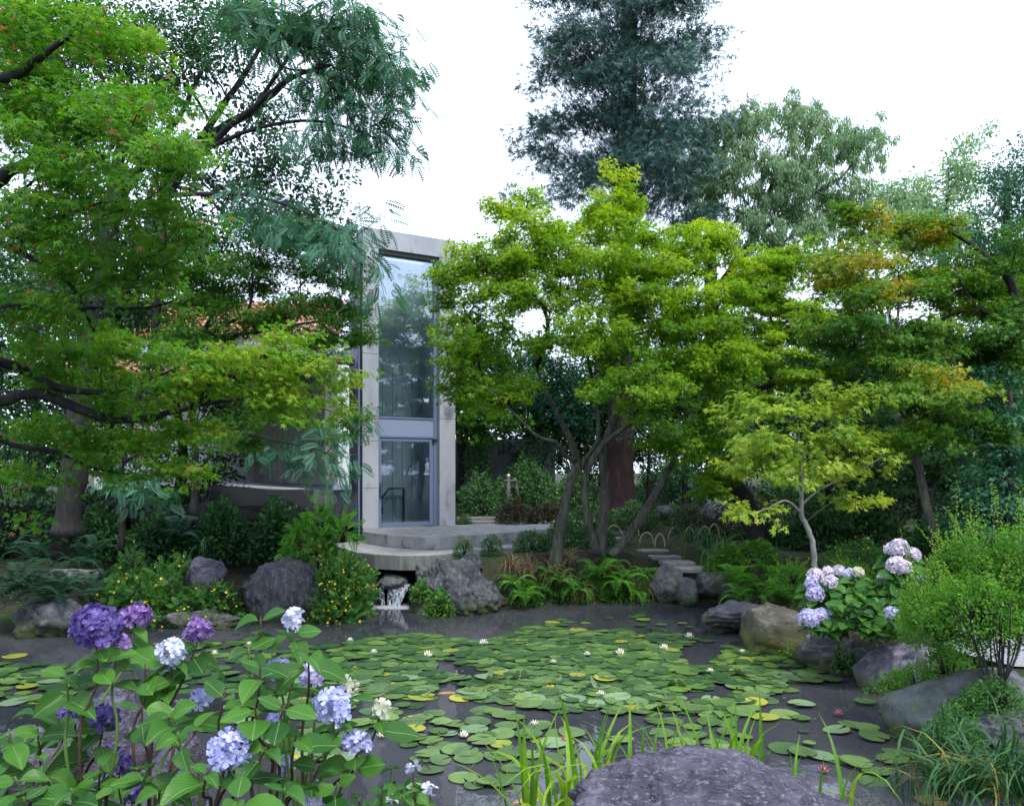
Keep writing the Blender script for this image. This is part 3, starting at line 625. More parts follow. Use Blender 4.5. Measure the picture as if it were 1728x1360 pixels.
rock('dark boulder half hidden among shrubs behind the bamboo hoops', 1184, 1232, 842, 880, 21.5, .9, 'rock_violet', 52)
rock('small low boulder on the hedge bank right of the redwood trunk', 1096, 1140, 852, 876, 22, .8, 'rock_grey', 53)
# shaded stone wall on the left: each stone a piece
sw = empty('stone_wall', (-6.5, 18, .6), 'dark dry stone wall in deep shade beneath the left trees', 'wall')
rd = random.Random(4)
M['rock_shade_b'] = noisemat('rock_shade_b', [(.008, .007, .009), (.015, .013, .016), (.028, .025, .03)], 2, bump=.8, bscale=8, rough=.9, dist=.05)  # stone colour lowered in place of less light under the left trees
smes = []
for sv in range(7):
    bmw = bmesh.new(); bmesh.ops.create_icosphere(bmw, subdivisions=3, radius=1); r3 = random.Random(sv); pln = [(Vector((r3.gauss(0, 1), r3.gauss(0, .5), r3.gauss(0, 1))).normalized(), r3.uniform(.6, .85)) for _ in range(7)]
    for v in bmw.verts:
        q = v.co.copy(); q = Vector([math.copysign(abs(t) ** .6, t) for t in q])
        for n_, d_ in pln:
            e_ = q.dot(n_) - d_
            if e_ > 0: q -= n_ * e_ * .9
        v.co = q * (1.05 + .3 * mnoise.noise(q * 1.3 + Vector((sv * 5, 0, 0))))
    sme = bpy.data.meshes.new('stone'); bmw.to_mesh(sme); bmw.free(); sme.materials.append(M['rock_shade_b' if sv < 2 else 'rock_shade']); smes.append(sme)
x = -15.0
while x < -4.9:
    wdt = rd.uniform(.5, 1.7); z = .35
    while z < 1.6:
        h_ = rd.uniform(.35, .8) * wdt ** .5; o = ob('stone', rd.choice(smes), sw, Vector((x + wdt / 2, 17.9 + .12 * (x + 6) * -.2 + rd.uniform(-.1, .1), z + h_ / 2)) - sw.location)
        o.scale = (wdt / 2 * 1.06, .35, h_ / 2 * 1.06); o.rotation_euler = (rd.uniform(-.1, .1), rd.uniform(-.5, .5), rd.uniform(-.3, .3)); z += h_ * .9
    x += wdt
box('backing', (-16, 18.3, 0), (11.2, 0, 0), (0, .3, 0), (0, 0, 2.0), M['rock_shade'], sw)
# stone steps
M['step'] = noisemat('step', [(.13, .13, .13), (.20, .20, .20), (.28, .28, .27)], 4, bump=.4, rough=.9, coord='Position')
for i, (px, py, Y, z, wpx) in enumerate(STEPS):
    c = P(px, py, Y); hw = wpx / F * Y / 2; ang = .15
    pl = []; rd = random.Random(i + 3)
    for (a, b) in ((-1, -.8), (.2, -1), (1, -.75), (1.05, .7), (.1, .95), (-.95, .8)):
        a += rd.uniform(-.06, .06); b += rd.uniform(-.1, .1); X_, Y_ = a * hw, b * .36; pl.append((c[0] + X_ * math.cos(ang) - Y_ * math.sin(ang), Y + X_ * math.sin(ang) + Y_ * math.cos(ang)))
    o = prism('stone_step', pl, c[2] - .09, c[2], M['step'], None, .015)
    tag(o, ['lowest grey stone slab step beside the inlet rock', 'second stone slab step up from the pond inlet', 'third stone slab step climbing toward the maples', 'fourth stone slab step climbing toward the maples', 'narrow paving slab between the maple trunks and the steps', 'uppermost paving slab behind the leaning maple trunk'][i], 'step', 'stone slab steps up the bank')
# small paved step left behind the tower
for i, (px, py, Y) in enumerate(((800, 873, 23.0), (820, 880, 22.3))):
    c = P(px, py, Y); o = box('garden_step', (c[0] - .5, Y, c[2] - .14), (1.1, 0, 0), (0, .5, 0), (0, 0, .14), M['step']); tag(o, ['upper garden step just right of the tower base', 'lower garden step just right of the tower base'][i], 'step', 'garden steps by the tower')

# gravel path on the right bank
M['gravel'] = noisemat('gravel', [(.16, .16, .17), (.34, .34, .36), (.52, .52, .55)], 30, bump=1, bscale=60, rough=.9, coord='Position', dist=.03)
xs = np.linspace(0, 1, 14); Vg = []
edge_a = [(5.4, 8.6), (5.2, 9.3), (5.4, 10.2), (6.3, 11.6), (7.4, 13.2)]; edge_b = [(9.5, 8.0), (9.6, 9.5), (9.7, 10.8), (10, 12.6), (10.5, 14.5)]
ea = catmull(np.array(edge_a), 4); eb = catmull(np.array(edge_b), 4); nn_ = 10
for a, b in zip(ea, eb):
    for k in range(nn_): q = a + (b - a) * k / (nn_ - 1); Vg.append((q[0], q[1], 0))
Vg = np.array(Vg); Vg[:, 2] = H(Vg[:, 0], Vg[:, 1]) * 0 + .668
i = np.arange(len(ea) - 1)[:, None] * nn_; j = np.arange(nn_ - 1)[None]
Tg = np.concatenate([np.stack([i + j, i + j + 1, i + j + nn_ + 1], -1).reshape(-1, 3), np.stack([i + j, i + j + nn_ + 1, i + j + nn_], -1).reshape(-1, 3)])
tag(ob('gravel_path', mesh_np('gravel_path', Vg, Tg, M['gravel'])), kind='structure')

# ------------------------------------------------------------------ waterfall
M['fall'] = None
m, nt, p, o = newmat('falling_water'); L = nt.links.new; M['fall'] = m
g = N(nt, 'ShaderNodeNewGeometry'); mp = N(nt, 'ShaderNodeMapping'); mp.inputs['Scale'].default_value = (55, 55, 2.6); L(g.outputs['Position'], mp.inputs['Vector'])
n1 = N(nt, 'ShaderNodeTexNoise'); n1.inputs['Scale'].default_value = 1; n1.inputs['Detail'].default_value = 4; L(mp.outputs[0], n1.inputs['Vector'])
q = N(nt, 'ShaderNodeMapRange'); q.inputs[1].default_value = .42; q.inputs[2].default_value = .68; q.inputs[4].default_value = .8; L(n1.outputs['Fac'], q.inputs[0])
p.inputs['Base Color'].default_value = (.6, .66, .78, 1); p.inputs['Roughness'].default_value = .3; L(q.outputs[0], p.inputs['Alpha'])
wfl = empty('waterfall', (-2.2, 16.6, 0), 'small waterfall of thin white streams spilling into the pond beside the rugged boulder', 'waterfall')
for (px0, px1, py0, Y0, sl) in ((616, 632, 985, 16.55, 0), (655, 662, 992, 16.5, 0), (672, 686, 990, 16.45, -.1), (684, 694, 985, 16.4, -.25), (640, 648, 990, 16.5, .05), (662, 672, 992, 16.45, .0)):
    V, Fc = [], []; n = 9
    for i in range(n):
        t = i / (n - 1); a = P(px0, py0, Y0); b = P(px1, py0, Y0); z = a[2] * (1 - t) + .0 * t; yo = -.16 * math.sqrt(t); dx = sl * t
        V += [(a[0] + dx + 2.2, Y0 + yo - 16.6, z), ((a[0] + b[0]) / 2 + dx + 2.2, Y0 + yo - 16.64, z), (b[0] + dx + 2.2, Y0 + yo - 16.6, z)]
        if i: k = 3 * i; Fc += [(k - 3, k - 2, k + 1, k), (k - 2, k - 1, k + 2, k + 1)]
    ob('stream', mesh_py('stream', V, Fc, m, True), wfl)
m2, nt, p, o = newmat('foam'); L = nt.links.new
g = N(nt, 'ShaderNodeTexCoord'); n1 = N(nt, 'ShaderNodeTexNoise'); n1.inputs['Scale'].default_value = 12; n1.inputs['Detail'].default_value = 6; L(g.outputs['Object'], n1.inputs['Vector'])
gr = N(nt, 'ShaderNodeTexGradient', gradient_type='SPHERICAL'); mp = N(nt, 'ShaderNodeMapping'); mp.inputs['Scale'].default_value = (1.05, 2.2, 1); L(g.outputs['Object'], mp.inputs['Vector']); L(mp.outputs[0], gr.inputs[0])
a = N(nt, 'ShaderNodeMath', operation='MULTIPLY_ADD'); L(n1.outputs['Fac'], a.inputs[0]); a.inputs[1].default_value = 1.6; L(gr.outputs['Fac'], a.inputs[2])
q = N(nt, 'ShaderNodeMapRange'); q.inputs[1].default_value = .95; q.inputs[2].default_value = 1.6; q.inputs[4].default_value = .8; L(a.outputs[0], q.inputs[0]); L(q.outputs[0], p.inputs['Alpha'])
p.inputs['Base Color'].default_value = (.6, .62, .7, 1); p.inputs['Roughness'].default_value = .5
V = [(math.cos(t) * .95, math.sin(t) * .42, 0) for t in np.linspace(0, 2 * math.pi, 25)[:-1]]
fo = ob('foam', mesh_py('foam', V, [tuple(range(24))], m2), wfl, (-.12, -.28, .006))
stw = box('stream_water', (-3.0, 17.3, .44), (1.4, 0, 0), (0, 1.4, 0), (0, 0, .02), bpy.data.materials['pond_water'], None, 0); tag(stw, kind='structure'); stw.name = 'stream_water'

# bamboo hoops edging
M['bamboo'] = noisemat('bamboo', [(.30, .26, .17), (.45, .40, .27)], 20, bump=.1, rough=.5)
hoops = [(1020, 1052, 906, 886, 20), (1060, 1078, 898, 886, 20.2), (1080, 1102, 910, 898, 18.9), (1105, 1122, 916, 900, 18.7), (1128, 1150, 905, 889, 19.6), (1155, 1172, 905, 889, 19.6), (1178, 1200, 903, 888, 19.7), (1196, 1214, 900, 884, 19.8)]
for i, (x0, x1, yb, yt, Y) in enumerate(hoops):
    a = P(x0, yb, Y); b = P(x1, yb, Y); t = P(0, yt, Y)[2]; pts = []
    for k in range(9): s = k / 8; pts.append((a[0] + (b[0] - a[0]) * s, Y, a[2] + (t - a[2]) * math.sin(math.pi * s) ** .7))
    pts = [(pts[0][0], Y, pts[0][2] - .1)] + pts + [(pts[-1][0], Y, pts[-1][2] - .1)]
    V, T = tube(np.array(pts) - a, [.015] * 11, 7)
    tag(ob('bamboo_hoop', mesh_np('bamboo_hoop', V, T, M['bamboo'], smooth=True), None, a),
        ['leftmost bent bamboo hoop seen between the maple trunks', 'small bamboo hoop beside the leaning maple trunk', 'bamboo hoop above the upper stone steps, nearer of the pair', 'bamboo hoop at the head of the stone steps beside the strap leaves', 'bamboo hoop over the dark strap leaves, left of three', 'middle bamboo hoop over the dark strap leaves', 'bamboo hoop over the strap leaves, right of the middle one', 'rightmost bamboo hoop by the reddish shrub'][i], 'bamboo hoop', 'bent bamboo hoops edging the path')
# tree support stakes
M['stake'] = noisemat('stake', [(.07, .065, .07), (.13, .12, .13)], 8, bump=.3)
tp = empty('sapling_support', P(858, 862, 22.5), 'wooden sapling support of two grey stakes and a crossbar on the azalea bank', 'plant support'); b_ = P(858, 862, 22.5)
for nm, pts, r_ in (('stake', [P(857, 866, 22.5), P(858, 806, 22.5)], .055), ('stake', [P(876, 850, 22.7), P(868, 806, 22.6)], .045), ('crossbar', [P(850, 812, 22.45), P(872, 811, 22.55)], .035)):
    V, T = tube(np.array(pts) - b_, [r_, r_], 8); ob(nm, mesh_np(nm, V, T, M['stake']), tp)
cp = P(858, 806, 22.5) - b_; V, T = tube([cp, cp + UP * .1], [.06, .04], 8); ob('cap', mesh_np('cap', V, T, M['silver']), tp)

# ------------------------------------------------------------------ PLANTS ------------------------------------------------------------------
MA, M3, OV, DI, LA = T_maple(), T_maple3(), T_oval(.27), T_diam(.26), T_diam(.10)
SILK = T_frond(8, .44, 58, True, .35, .055); FERN = T_frond(16, .30, 68, True, .35, .035); NEED = T_needles(5); PINN = T_frond(6, .3, 60, False, .15, .09)

# central maple
tree('maple_tree', 'spreading lime green maple with several grey trunks right of the tower', 'tree',
     [[(936, 952, 17.2, .13), (942, 905, 17.2, .11), (953, 860, 17.2, .10), (962, 815, 17.2, .095), (972, 775, 17.3, .085), (950, 715, 17.2, .06), (925, 670, 17.0, .045), (905, 620, 16.8, .03)],
      [(1012, 938, 17.6, .14), (1016, 890, 17.6, .12), (1022, 830, 17.7, .11), (1018, 770, 17.8, .09), (1030, 720, 17.8, .07), (1060, 640, 17.7, .05), (1100, 560, 17.5, .035), (1150, 500, 17.4, .02)],
      [(1008, 935, 17.5, .09), (992, 880, 17.4, .08), (986, 820, 17.3, .075), (1000, 775, 17.2, .07), (1030, 740, 17.0, .06), (1075, 710, 16.8, .045), (1130, 690, 16.4, .03)],
      [(1030, 938, 17.5, .11), (1060, 905, 17.6, .10), (1090, 860, 17.7, .10), (1115, 818, 17.8, .08), (1135, 780, 17.9, .06), (1160, 740, 18.0, .04)],
      [(962, 815, 17.2, .07), (985, 780, 17.4, .06), (1010, 735, 17.6, .05), (1000, 650, 17.6, .04), (985, 560, 17.4, .03), (975, 480, 17.2, .02)],
      [(972, 775, 17.2, .05), (955, 770, 16.9, .045), (935, 745, 16.5, .04), (905, 735, 16.2, .03), (860, 690, 15.8, .02), (815, 650, 15.5, .012)],
      [(1018, 770, 17.8, .06), (1045, 690, 18.2, .05), (1050, 600, 18.3, .04), (1045, 500, 18.0, .03), (1040, 400, 17.6, .015)]],
     [(1045, 325, 24, 45, 17.3, .5), (1020, 375, 70, 40, 17.2, .8), (895, 375, 70, 45, 16.8, .9), (830, 350, 20, 24, 16.8, .4), (1000, 425, 140, 60, 17.2, 1.8), (1150, 425, 90, 50, 17.6, 1.3), (1190, 400, 30, 25, 17.4, .5), (865, 470, 100, 80, 16.5, 1.3), (1060, 510, 160, 80, 16.8, 2),
      (1190, 520, 80, 80, 17.2, 1.4), (790, 450, 55, 40, 16.2, .7), (795, 560, 70, 60, 15.8, .9), (990, 580, 130, 26, 16.4, 1.4), (1150, 610, 110, 40, 16.2, 1.2), (780, 640, 50, 40, 15.6, .6), (870, 660, 80, 30, 16, .8), (1060, 650, 110, 30, 15.8, 1.2), (1180, 745, 80, 35, 16.6, .7), (760, 490, 40, 40, 16, .5), (1110, 690, 50, 20, 16, .6), (1215, 640, 50, 30, 16.2, .6)],
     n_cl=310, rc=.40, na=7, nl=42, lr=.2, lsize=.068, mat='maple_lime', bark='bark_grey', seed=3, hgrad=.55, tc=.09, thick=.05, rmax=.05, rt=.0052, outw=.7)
# second maple to the right
tree('maple_tree', 'bright green maple with dark leaning trunk between the lime maple and the orange tipped maple', 'tree',
     [[(1290, 950, 19.5, .30), (1262, 860, 19.5, .26), (1225, 800, 19.3, .2), (1175, 740, 19.0, .12), (1185, 690, 18.8, .10), (1205, 650, 18.6, .07), (1240, 600, 18.4, .04)],
      [(1180, 735, 19.0, .10), (1200, 695, 18.7, .09), (1245, 668, 18.2, .08), (1300, 650, 17.8, .06), (1345, 628, 17.5, .035)],
      [(1225, 800, 19.3, .12), (1290, 700, 19.2, .08), (1300, 600, 19.0, .05), (1300, 520, 18.8, .03)]],
     [(1300, 455, 70, 40, 18.6, 1), (1345, 440, 35, 30, 18.4, .5), (1270, 500, 70, 60, 18.4, 1.4), (1340, 540, 60, 60, 18.2, 1), (1260, 590, 90, 50, 18, 1.4), (1350, 620, 60, 40, 17.6, .8), (1230, 680, 60, 30, 17.6, .8), (1215, 790, 60, 50, 18, .8), (1290, 760, 60, 40, 18.4, .8)],
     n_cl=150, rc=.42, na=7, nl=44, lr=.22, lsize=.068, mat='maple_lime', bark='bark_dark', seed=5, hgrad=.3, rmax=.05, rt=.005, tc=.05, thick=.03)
# large trunk behind it (textured)
def orange(c, rad):
    c = np.array(c)
    def f(Lp, rv, rg):
        k = np.zeros(len(Lp))
        for q in c:
            d = np.linalg.norm((Lp - P(*q[:3])) / (q[3], q[3] * 1.4, q[3] * .6), axis=1); k = np.maximum(k, np.exp(-d ** 2))
        return rv * .72 + .38 * k
    return f
tree('maple_tree', 'tall maple with orange tipped top and slender grey trunk on the right', 'tree',
     [[(1583, 918, 13.0, .075), (1565, 862, 13.0, .07), (1552, 800, 13.1, .065), (1543, 750, 13.1, .06), (1535, 700, 13.1, .05), (1508, 610, 13.2, .045), (1490, 540, 13.3, .035), (1480, 470, 13.4, .025), (1478, 400, 13.4, .012)],
      [(1545, 755, 13.1, .04), (1530, 715, 13.0, .03), (1518, 690, 12.9, .02)],
      [(1508, 610, 13.2, .03), (1512, 560, 13.0, .025), (1520, 500, 12.9, .015)],
      [(1543, 750, 13.1, .04), (1575, 720, 13.4, .03), (1620, 690, 13.6, .02)]],
     [(1470, 372, 60, 24, 13.8, .7), (1560, 395, 60, 26, 14.2, .7), (1450, 440, 70, 30, 13.2, .8), (1400, 470, 40, 26, 13, .6), (1470, 490, 80, 32, 13, .9), (1570, 470, 80, 40, 14, 1), (1650, 500, 70, 40, 14.5, 1), (1440, 560, 80, 34, 13, 1), (1560, 560, 90, 40, 13.6, 1), (1580, 660, 110, 26, 12.6, .9), (1640, 720, 70, 26, 12.8, .8), (1500, 610, 70, 26, 13.2, .8), (1680, 600, 60, 40, 14.4, .8), (1560, 730, 60, 22, 12.6, .6)],
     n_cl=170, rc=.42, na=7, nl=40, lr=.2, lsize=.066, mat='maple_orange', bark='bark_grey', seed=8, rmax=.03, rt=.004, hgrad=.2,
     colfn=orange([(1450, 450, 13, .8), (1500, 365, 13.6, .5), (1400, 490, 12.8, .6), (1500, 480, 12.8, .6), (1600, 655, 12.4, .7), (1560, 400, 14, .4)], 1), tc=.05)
# little yellow maple
tree('young_maple_tree', 'small young maple with yellow green leaves and thin pale trunk at the pond edge', 'tree',
     [[(1374, 968, 12.2, .042), (1372, 920, 12.2, .04), (1360, 885, 12.2, .038), (1352, 865, 12.2, .036), (1354, 815, 12.2, .028), (1350, 760, 12.2, .018), (1345, 700, 12.2, .008)],
      [(1352, 865, 12.2, .022), (1325, 845, 12.0, .016), (1285, 862, 11.8, .012), (1240, 868, 11.7, .007)],
      [(1353, 845, 12.2, .02), (1338, 800, 12.1, .016), (1300, 760, 12, .012), (1262, 720, 11.9, .007)],
      [(1354, 850, 12.2, .02), (1385, 825, 12.2, .016), (1440, 800, 12.2, .012), (1490, 770, 12.2, .007)],
      [(1354, 815, 12.2, .018), (1385, 770, 12.3, .013), (1430, 710, 12.4, .008)]],
     [(1385, 665, 50, 14, 12.3, .5), (1320, 690, 70, 22, 12.1, .6), (1440, 680, 60, 22, 12.4, .5), (1250, 700, 40, 22, 11.9, .4), (1280, 745, 60, 24, 12, .6), (1370, 740, 80, 28, 12.1, .7), (1470, 740, 50, 18, 12.3, .5), (1400, 800, 90, 20, 12, .6), (1480, 770, 50, 14, 12.2, .4), (1310, 800, 60, 18, 11.9, .5), (1260, 780, 50, 16, 11.8, .4), (1240, 862, 50, 8, 11.7, .3), (1310, 868, 40, 8, 11.8, .3), (1430, 840, 60, 10, 12, .3)],
     n_cl=70, rc=.24, na=5, nl=13, lr=.13, lsize=.075, tpl=MA, mat='maple_yellow', bark='bark_pale', twig='twig_pale', seed=13, rt=.0022, rmax=.012, tc=.04)
# redwood
ell = []; rg = random.Random(2)
for k in range(34):
    py = 330 - k * 21 + rg.uniform(-12, 12); spread = 215 * rg.uniform(.5, 1.0) * (1 if py > -100 else .8)
    for s in (-1, 1):
        ell.append((1055 + s * spread * .62, py + rg.uniform(-15, 25), 62, 17, 24 + rg.uniform(-1.6, 1.6), 1.2))
    ell.append((1055 + rg.uniform(-50, 50), py, 60, 18, 24 - rg.uniform(.5, 2.4), .8))
    ell.append((1055 + rg.uniform(-50, 50), py, 60, 18, 24 + rg.uniform(.5, 2.4), .8))
tree('redwood_tree', 'towering dark blue green conifer with reddish trunk rising behind the maples', 'tree',
     [[(1046, 868, 24, .50), (1046, 800, 24, .42), (1048, 700, 24, .38), (1052, 500, 24, .34), (1056, 300, 24, .30), (1060, 100, 24, .26), (1064, -100, 24, .2), (1068, -360, 24, .08)]],
     ell, n_cl=640, rc=.62, na=5, nl=15, lr=.30, lsize=.27, tpl=NEED, mat='conifer', bark='bark_red', twig='twig', seed=17, bf=1.2, rmax=.06, rt=.0035, droop=.35, tdown=.35, attach=.36, njit=.6, tc=.1, thick=.08, bend=.05, shell=.6)
# willow
tree('willow_tree', 'pale green willow with drooping narrow leaves behind the maples', 'tree',
     [[(1205, 880, 27, .3), (1205, 700, 27, .28), (1200, 500, 27, .22), (1200, 380, 27, .16), (1205, 300, 27, .1), (1225, 240, 27, .05)],
      [(1203, 500, 27, .16), (1270, 400, 26.6, .12), (1300, 320, 26.6, .08), (1340, 240, 26.6, .04)],
      [(1270, 400, 26.6, .1), (1340, 350, 26.4, .07), (1420, 300, 26.4, .04)]],
     [(1200, 225, 60, 36, 27, 1.4), (1260, 200, 60, 30, 27, 1.4), (1345, 190, 70, 30, 26.6, 1.6), (1420, 225, 60, 36, 26.6, 1.4), (1465, 250, 28, 36, 26.6, .8), (1170, 300, 36, 50, 27, 1), (1260, 290, 100, 50, 26.4, 1.8), (1370, 290, 90, 50, 26.4, 1.6), (1320, 370, 110, 40, 26, 1.6), (1180, 370, 40, 40, 26.6, 1), (1430, 350, 40, 40, 26.6, .8), (1300, 410, 80, 20, 26, 1)],
     n_cl=260, rc=.6, na=5, nl=44, lsize=.17, tpl=LA, mat='willow', bark='bark_dark', seed=19, bf=.5, hang=.38, rmax=.05, rt=.006, tc=.15, njit=1, shell=.4)
# far trees right
tree('broadleaf_tree', 'pale grey green leafy tree at the far right horizon beside the willow', 'tree',
     [[(1600, 880, 30, .3), (1600, 600, 30, .25), (1590, 420, 30, .15), (1600, 320, 30, .06)]],
     [(1545, 340, 60, 36, 30, 2), (1620, 300, 40, 40, 30, 1.4), (1640, 250, 24, 24, 30, .8), (1590, 390, 90, 50, 29, 2), (1520, 400, 40, 40, 29, 1.2), (1500, 330, 26, 24, 30, .8)],
     n_cl=80, rc=.6, na=5, nl=34, lr=.3, lsize=.14, tpl=DI, mat='willow', seed=23, rt=.007, njit=1, tc=.2, thick=.12, rmax=.05)
tree('broadleaf_tree', 'dense grey green tree filling the upper right edge', 'tree',
     [[(1720, 880, 26, .3), (1710, 600, 26, .25), (1700, 420, 26, .15), (1700, 300, 26, .06)]],
     [(1700, 300, 46, 40, 26, 2), (1740, 260, 30, 30, 26, 1.4), (1700, 390, 80, 60, 25, 2), (1660, 450, 60, 40, 25, 1.4), (1740, 460, 60, 60, 25, 1.4)],
     n_cl=70, rc=.6, na=6, nl=34, lr=.3, lsize=.12, tpl=DI, mat='broad_blue', seed=29, rt=.007, njit=1, tc=.2, thick=.12, rmax=.05)
# dark green masses on the right, mid distance
tree('maple_tree', 'dark green layered maple filling the shade behind the yellow young maple', 'tree',
     [[(1555, 930, 17.5, .14), (1560, 850, 17.5, .12), (1548, 760, 17.5, .10), (1570, 650, 17.5, .07), (1590, 560, 17.5, .04)],
      [(1560, 850, 17.5, .09), (1590, 770, 17.6, .07), (1610, 690, 17.6, .04)]],
     [(1450, 600, 80, 40, 17.5, 1.4), (1560, 600, 90, 50, 17.6, 1.4), (1640, 640, 80, 50, 17.2, 1.2), (1480, 690, 70, 40, 17.4, 1.4), (1600, 760, 80, 40, 17, 1.2), (1420, 760, 60, 40, 18.4, 1), (1400, 540, 60, 40, 18.6, 1), (1500, 820, 70, 30, 18, 1), (1430, 860, 60, 30, 18.5, 1)],
     n_cl=100, rc=.55, na=7, nl=34, lr=.26, lsize=.075, mat='maple_deep', seed=31, rmax=.04)
tree('broadleaf_tree', 'dark blue green bushy tree with drooping leaves at the right edge above the shrub', 'tree',
     [[(1700, 960, 12.5, .10), (1705, 860, 12.6, .08), (1700, 760, 12.8, .06), (1705, 660, 13, .03)]],
     [(1690, 640, 60, 26, 13.4, .8), (1680, 700, 60, 24, 13, .8), (1700, 760, 60, 26, 12.8, .8), (1660, 810, 50, 22, 12.6, .6), (1700, 850, 60, 30, 12.4, .8), (1640, 870, 40, 26, 12.6, .6), (1680, 910, 60, 26, 12.2, .6)],
     n_cl=60, rc=.36, na=6, nl=20, lr=.2, lsize=.10, tpl=OV, mat='broad_blue', seed=37, rmax=.02, rt=.003, droop=.5)
tree('maple_tree', 'dark branched maple with bare twisting limbs at the right edge', 'tree',
     [[(1800, 900, 14, .16), (1780, 700, 14, .13), (1760, 600, 14, .11), (1728, 540, 14, .09), (1700, 470, 14, .06), (1650, 420, 14, .04), (1600, 390, 14, .02)],
      [(1740, 560, 14, .07), (1690, 545, 13.8, .05), (1640, 510, 13.6, .03), (1610, 450, 13.6, .015)],
      [(1728, 540, 14, .06), (1700, 590, 13.8, .04), (1650, 640, 13.8, .02)]],
     [(1700, 540, 50, 40, 14, .8), (1670, 570, 60, 30, 13.8, .8), (1720, 430, 40, 40, 14, .8), (1720, 620, 40, 30, 14, .7)],
     n_cl=34, rc=.4, na=7, nl=30, lr=.22, lsize=.06, mat='maple_green', seed=41, rmax=.03)
# background trees: centre and gaps, planted in a belt behind
belt = [(770, 26, 600, 130, 120, 'maple_green'), (905, 29, 640, 120, 90, 'broad_blue'), (1010, 31, 660, 110, 100, 'broad_dark'), (1130, 30, 620, 110, 110, 'broad_dark'), (1240, 28, 650, 110, 130, 'broad_dark'), (1360, 29, 620, 120, 160, 'broad_dark'),
        (1470, 27, 640, 120, 150, 'maple_deep'), (1590, 27, 640, 120, 160, 'broad_dark'), (1700, 24, 680, 110, 150, 'broad_dark')]
lbl = ['loose green maple just right of the tower above the garden wall', 'blue green shrubby tree seen between the central maple trunks', 'dark tree behind the redwood trunk', 'dark tree in the belt right of the redwood trunk',
       'shaded tree behind the dark leaning maple trunk', 'deep green tree under the willow', 'deep green maple behind the orange tipped maple', 'dark tree behind the slender grey trunk', 'dark tree behind the blue green bush at the right edge']
for i, (px, Y, cy, rx, ry, mt) in enumerate(belt):
    tree('background_tree', lbl[i], 'tree', [[(px, 870, Y, .16), (px + 8, 760, Y, .13), (px - 6, 660, Y, .09), (px + 5, 560, Y, .04)], [(px + 5, 780, Y, .08), (px + 30, 690, Y - .5, .06), (px + 45, 600, Y - .5, .03)]],
         [(px, cy, rx * .8, ry * .6, Y, 2.2), (px - rx * .4, cy + ry * .4, rx * .5, ry * .4, Y - .6, 1.6), (px + rx * .4, cy + ry * .5, rx * .5, ry * .4, Y - .4, 1.6), (px, cy + ry * .95, rx * .8, ry * .2, Y - .5, 1.8)],
         n_cl=80, rc=.8, na=6, nl=32, lr=.36, lsize=.17 if mt != 'maple_green' else .12, tpl=DI if 'broad' in mt else M3, mat=mt, group='belt of trees behind the garden', seed=50 + i, tc=.2, thick=.1, njit=.9, rmax=.06, rt=.008)
# understory trunks right
for i, (px, Y, x2) in enumerate(((1395, 19.0, 1388), (1428, 20.0, 1434), (1450, 21.0, 1452), (1485, 20.5, 1490), (1150, 24, 1156), (1090, 24.5, 1096))):
    tree('understorey_tree', ['thin dark trunked tree just right of the pale young maple trunk', 'thin dark trunked tree between the pale and the grey slender trunks, nearest pair', 'slim dark tree left of centre in the shaded grove', 'slim dark tree deep in the grove behind the yellow flowers', 'thin dark trunk right of the leaning grey maple trunk', 'thin dark trunk between the redwood and the leaning maple trunk'][i], 'tree',
         [[(px, 930 - (12 if Y > 22 else 0), Y, .08), (px + 4, 850, Y, .07), (x2, 760, Y, .05), (x2 + 8, 700, Y, .03)]],
         [(x2, 730, 60, 30, Y, 1.2), (px + 20, 790, 50, 20, Y, 1), (px - 24, 850, 30, 14, Y + .6, .8)], n_cl=16, rc=.5, na=5, nl=26, lr=.28, lsize=.10, tpl=DI, mat='broad_dark', seed=70 + i, group='thin trees in the shaded grove', tc=.12)

# LEFT SIDE ---------------------------------------------------------
tree('broadleaf_tree', 'large dark green tree with thick grey trunk shading the left bank', 'tree',
     [[(112, 900, 15.5, .24), (118, 840, 15.5, .23), (128, 780, 15.5, .25), (140, 640, 15.5, .22), (170, 500, 15.5, .2), (185, 380, 15.5, .17), (200, 280, 15.5, .12), (215, 180, 15.4, .07), (220, 60, 15.4, .03)],
      [(185, 400, 15.5, .13), (205, 330, 15.3, .11), (240, 280, 15, .08), (300, 200, 14.6, .05), (340, 120, 14.4, .03)],
      [(140, 640, 15.5, .16), (230, 440, 15.6, .15), (275, 345, 15.4, .13), (290, 290, 15.3, .12), (360, 225, 15.2, .09), (430, 185, 15, .07), (495, 125, 15, .035)],
      [(275, 345, 15.4, .09), (330, 250, 15, .07), (410, 130, 14.6, .05), (450, 60, 14.4, .03)]],
     [(300, 90, 110, 60, 15.5, 1.6), (200, 60, 120, 60, 16, 1.6), (80, 60, 120, 70, 16.4, 1.8), (360, 60, 80, 50, 14.6, 1.2), (420, 200, 50, 40, 14.6, .8), (420, 250, 60, 34, 14.8, .9), (480, 310, 60, 30, 14.8, .9), (350, 300, 80, 50, 15.2, 1.4), (250, 400, 110, 60, 16, 1.6), (120, 380, 100, 80, 16.5, 1.8), (60, 200, 110, 100, 17, 1.8), (200, 200, 100, 80, 17, 1.8), (330, 420, 90, 50, 16.5, 1.4), (520, 345, 50, 26, 14.6, .8), (450, 370, 80, 40, 15, 1.2), (60, 500, 110, 60, 16.5, 1.6), (220, 520, 100, 50, 16.2, 1.6), (540, 400, 46, 30, 14.8, .8), (440, 30, 60, 40, 14.6, 1)],
     n_cl=250, rc=.5, na=7, nl=30, lr=.26, lsize=.10, tpl=DI, mat='broad_dark', bark='bark_dark', seed=80, rt=.005, rmax=.05, njit=.8, tc=.15, thick=.08, bf=.5)
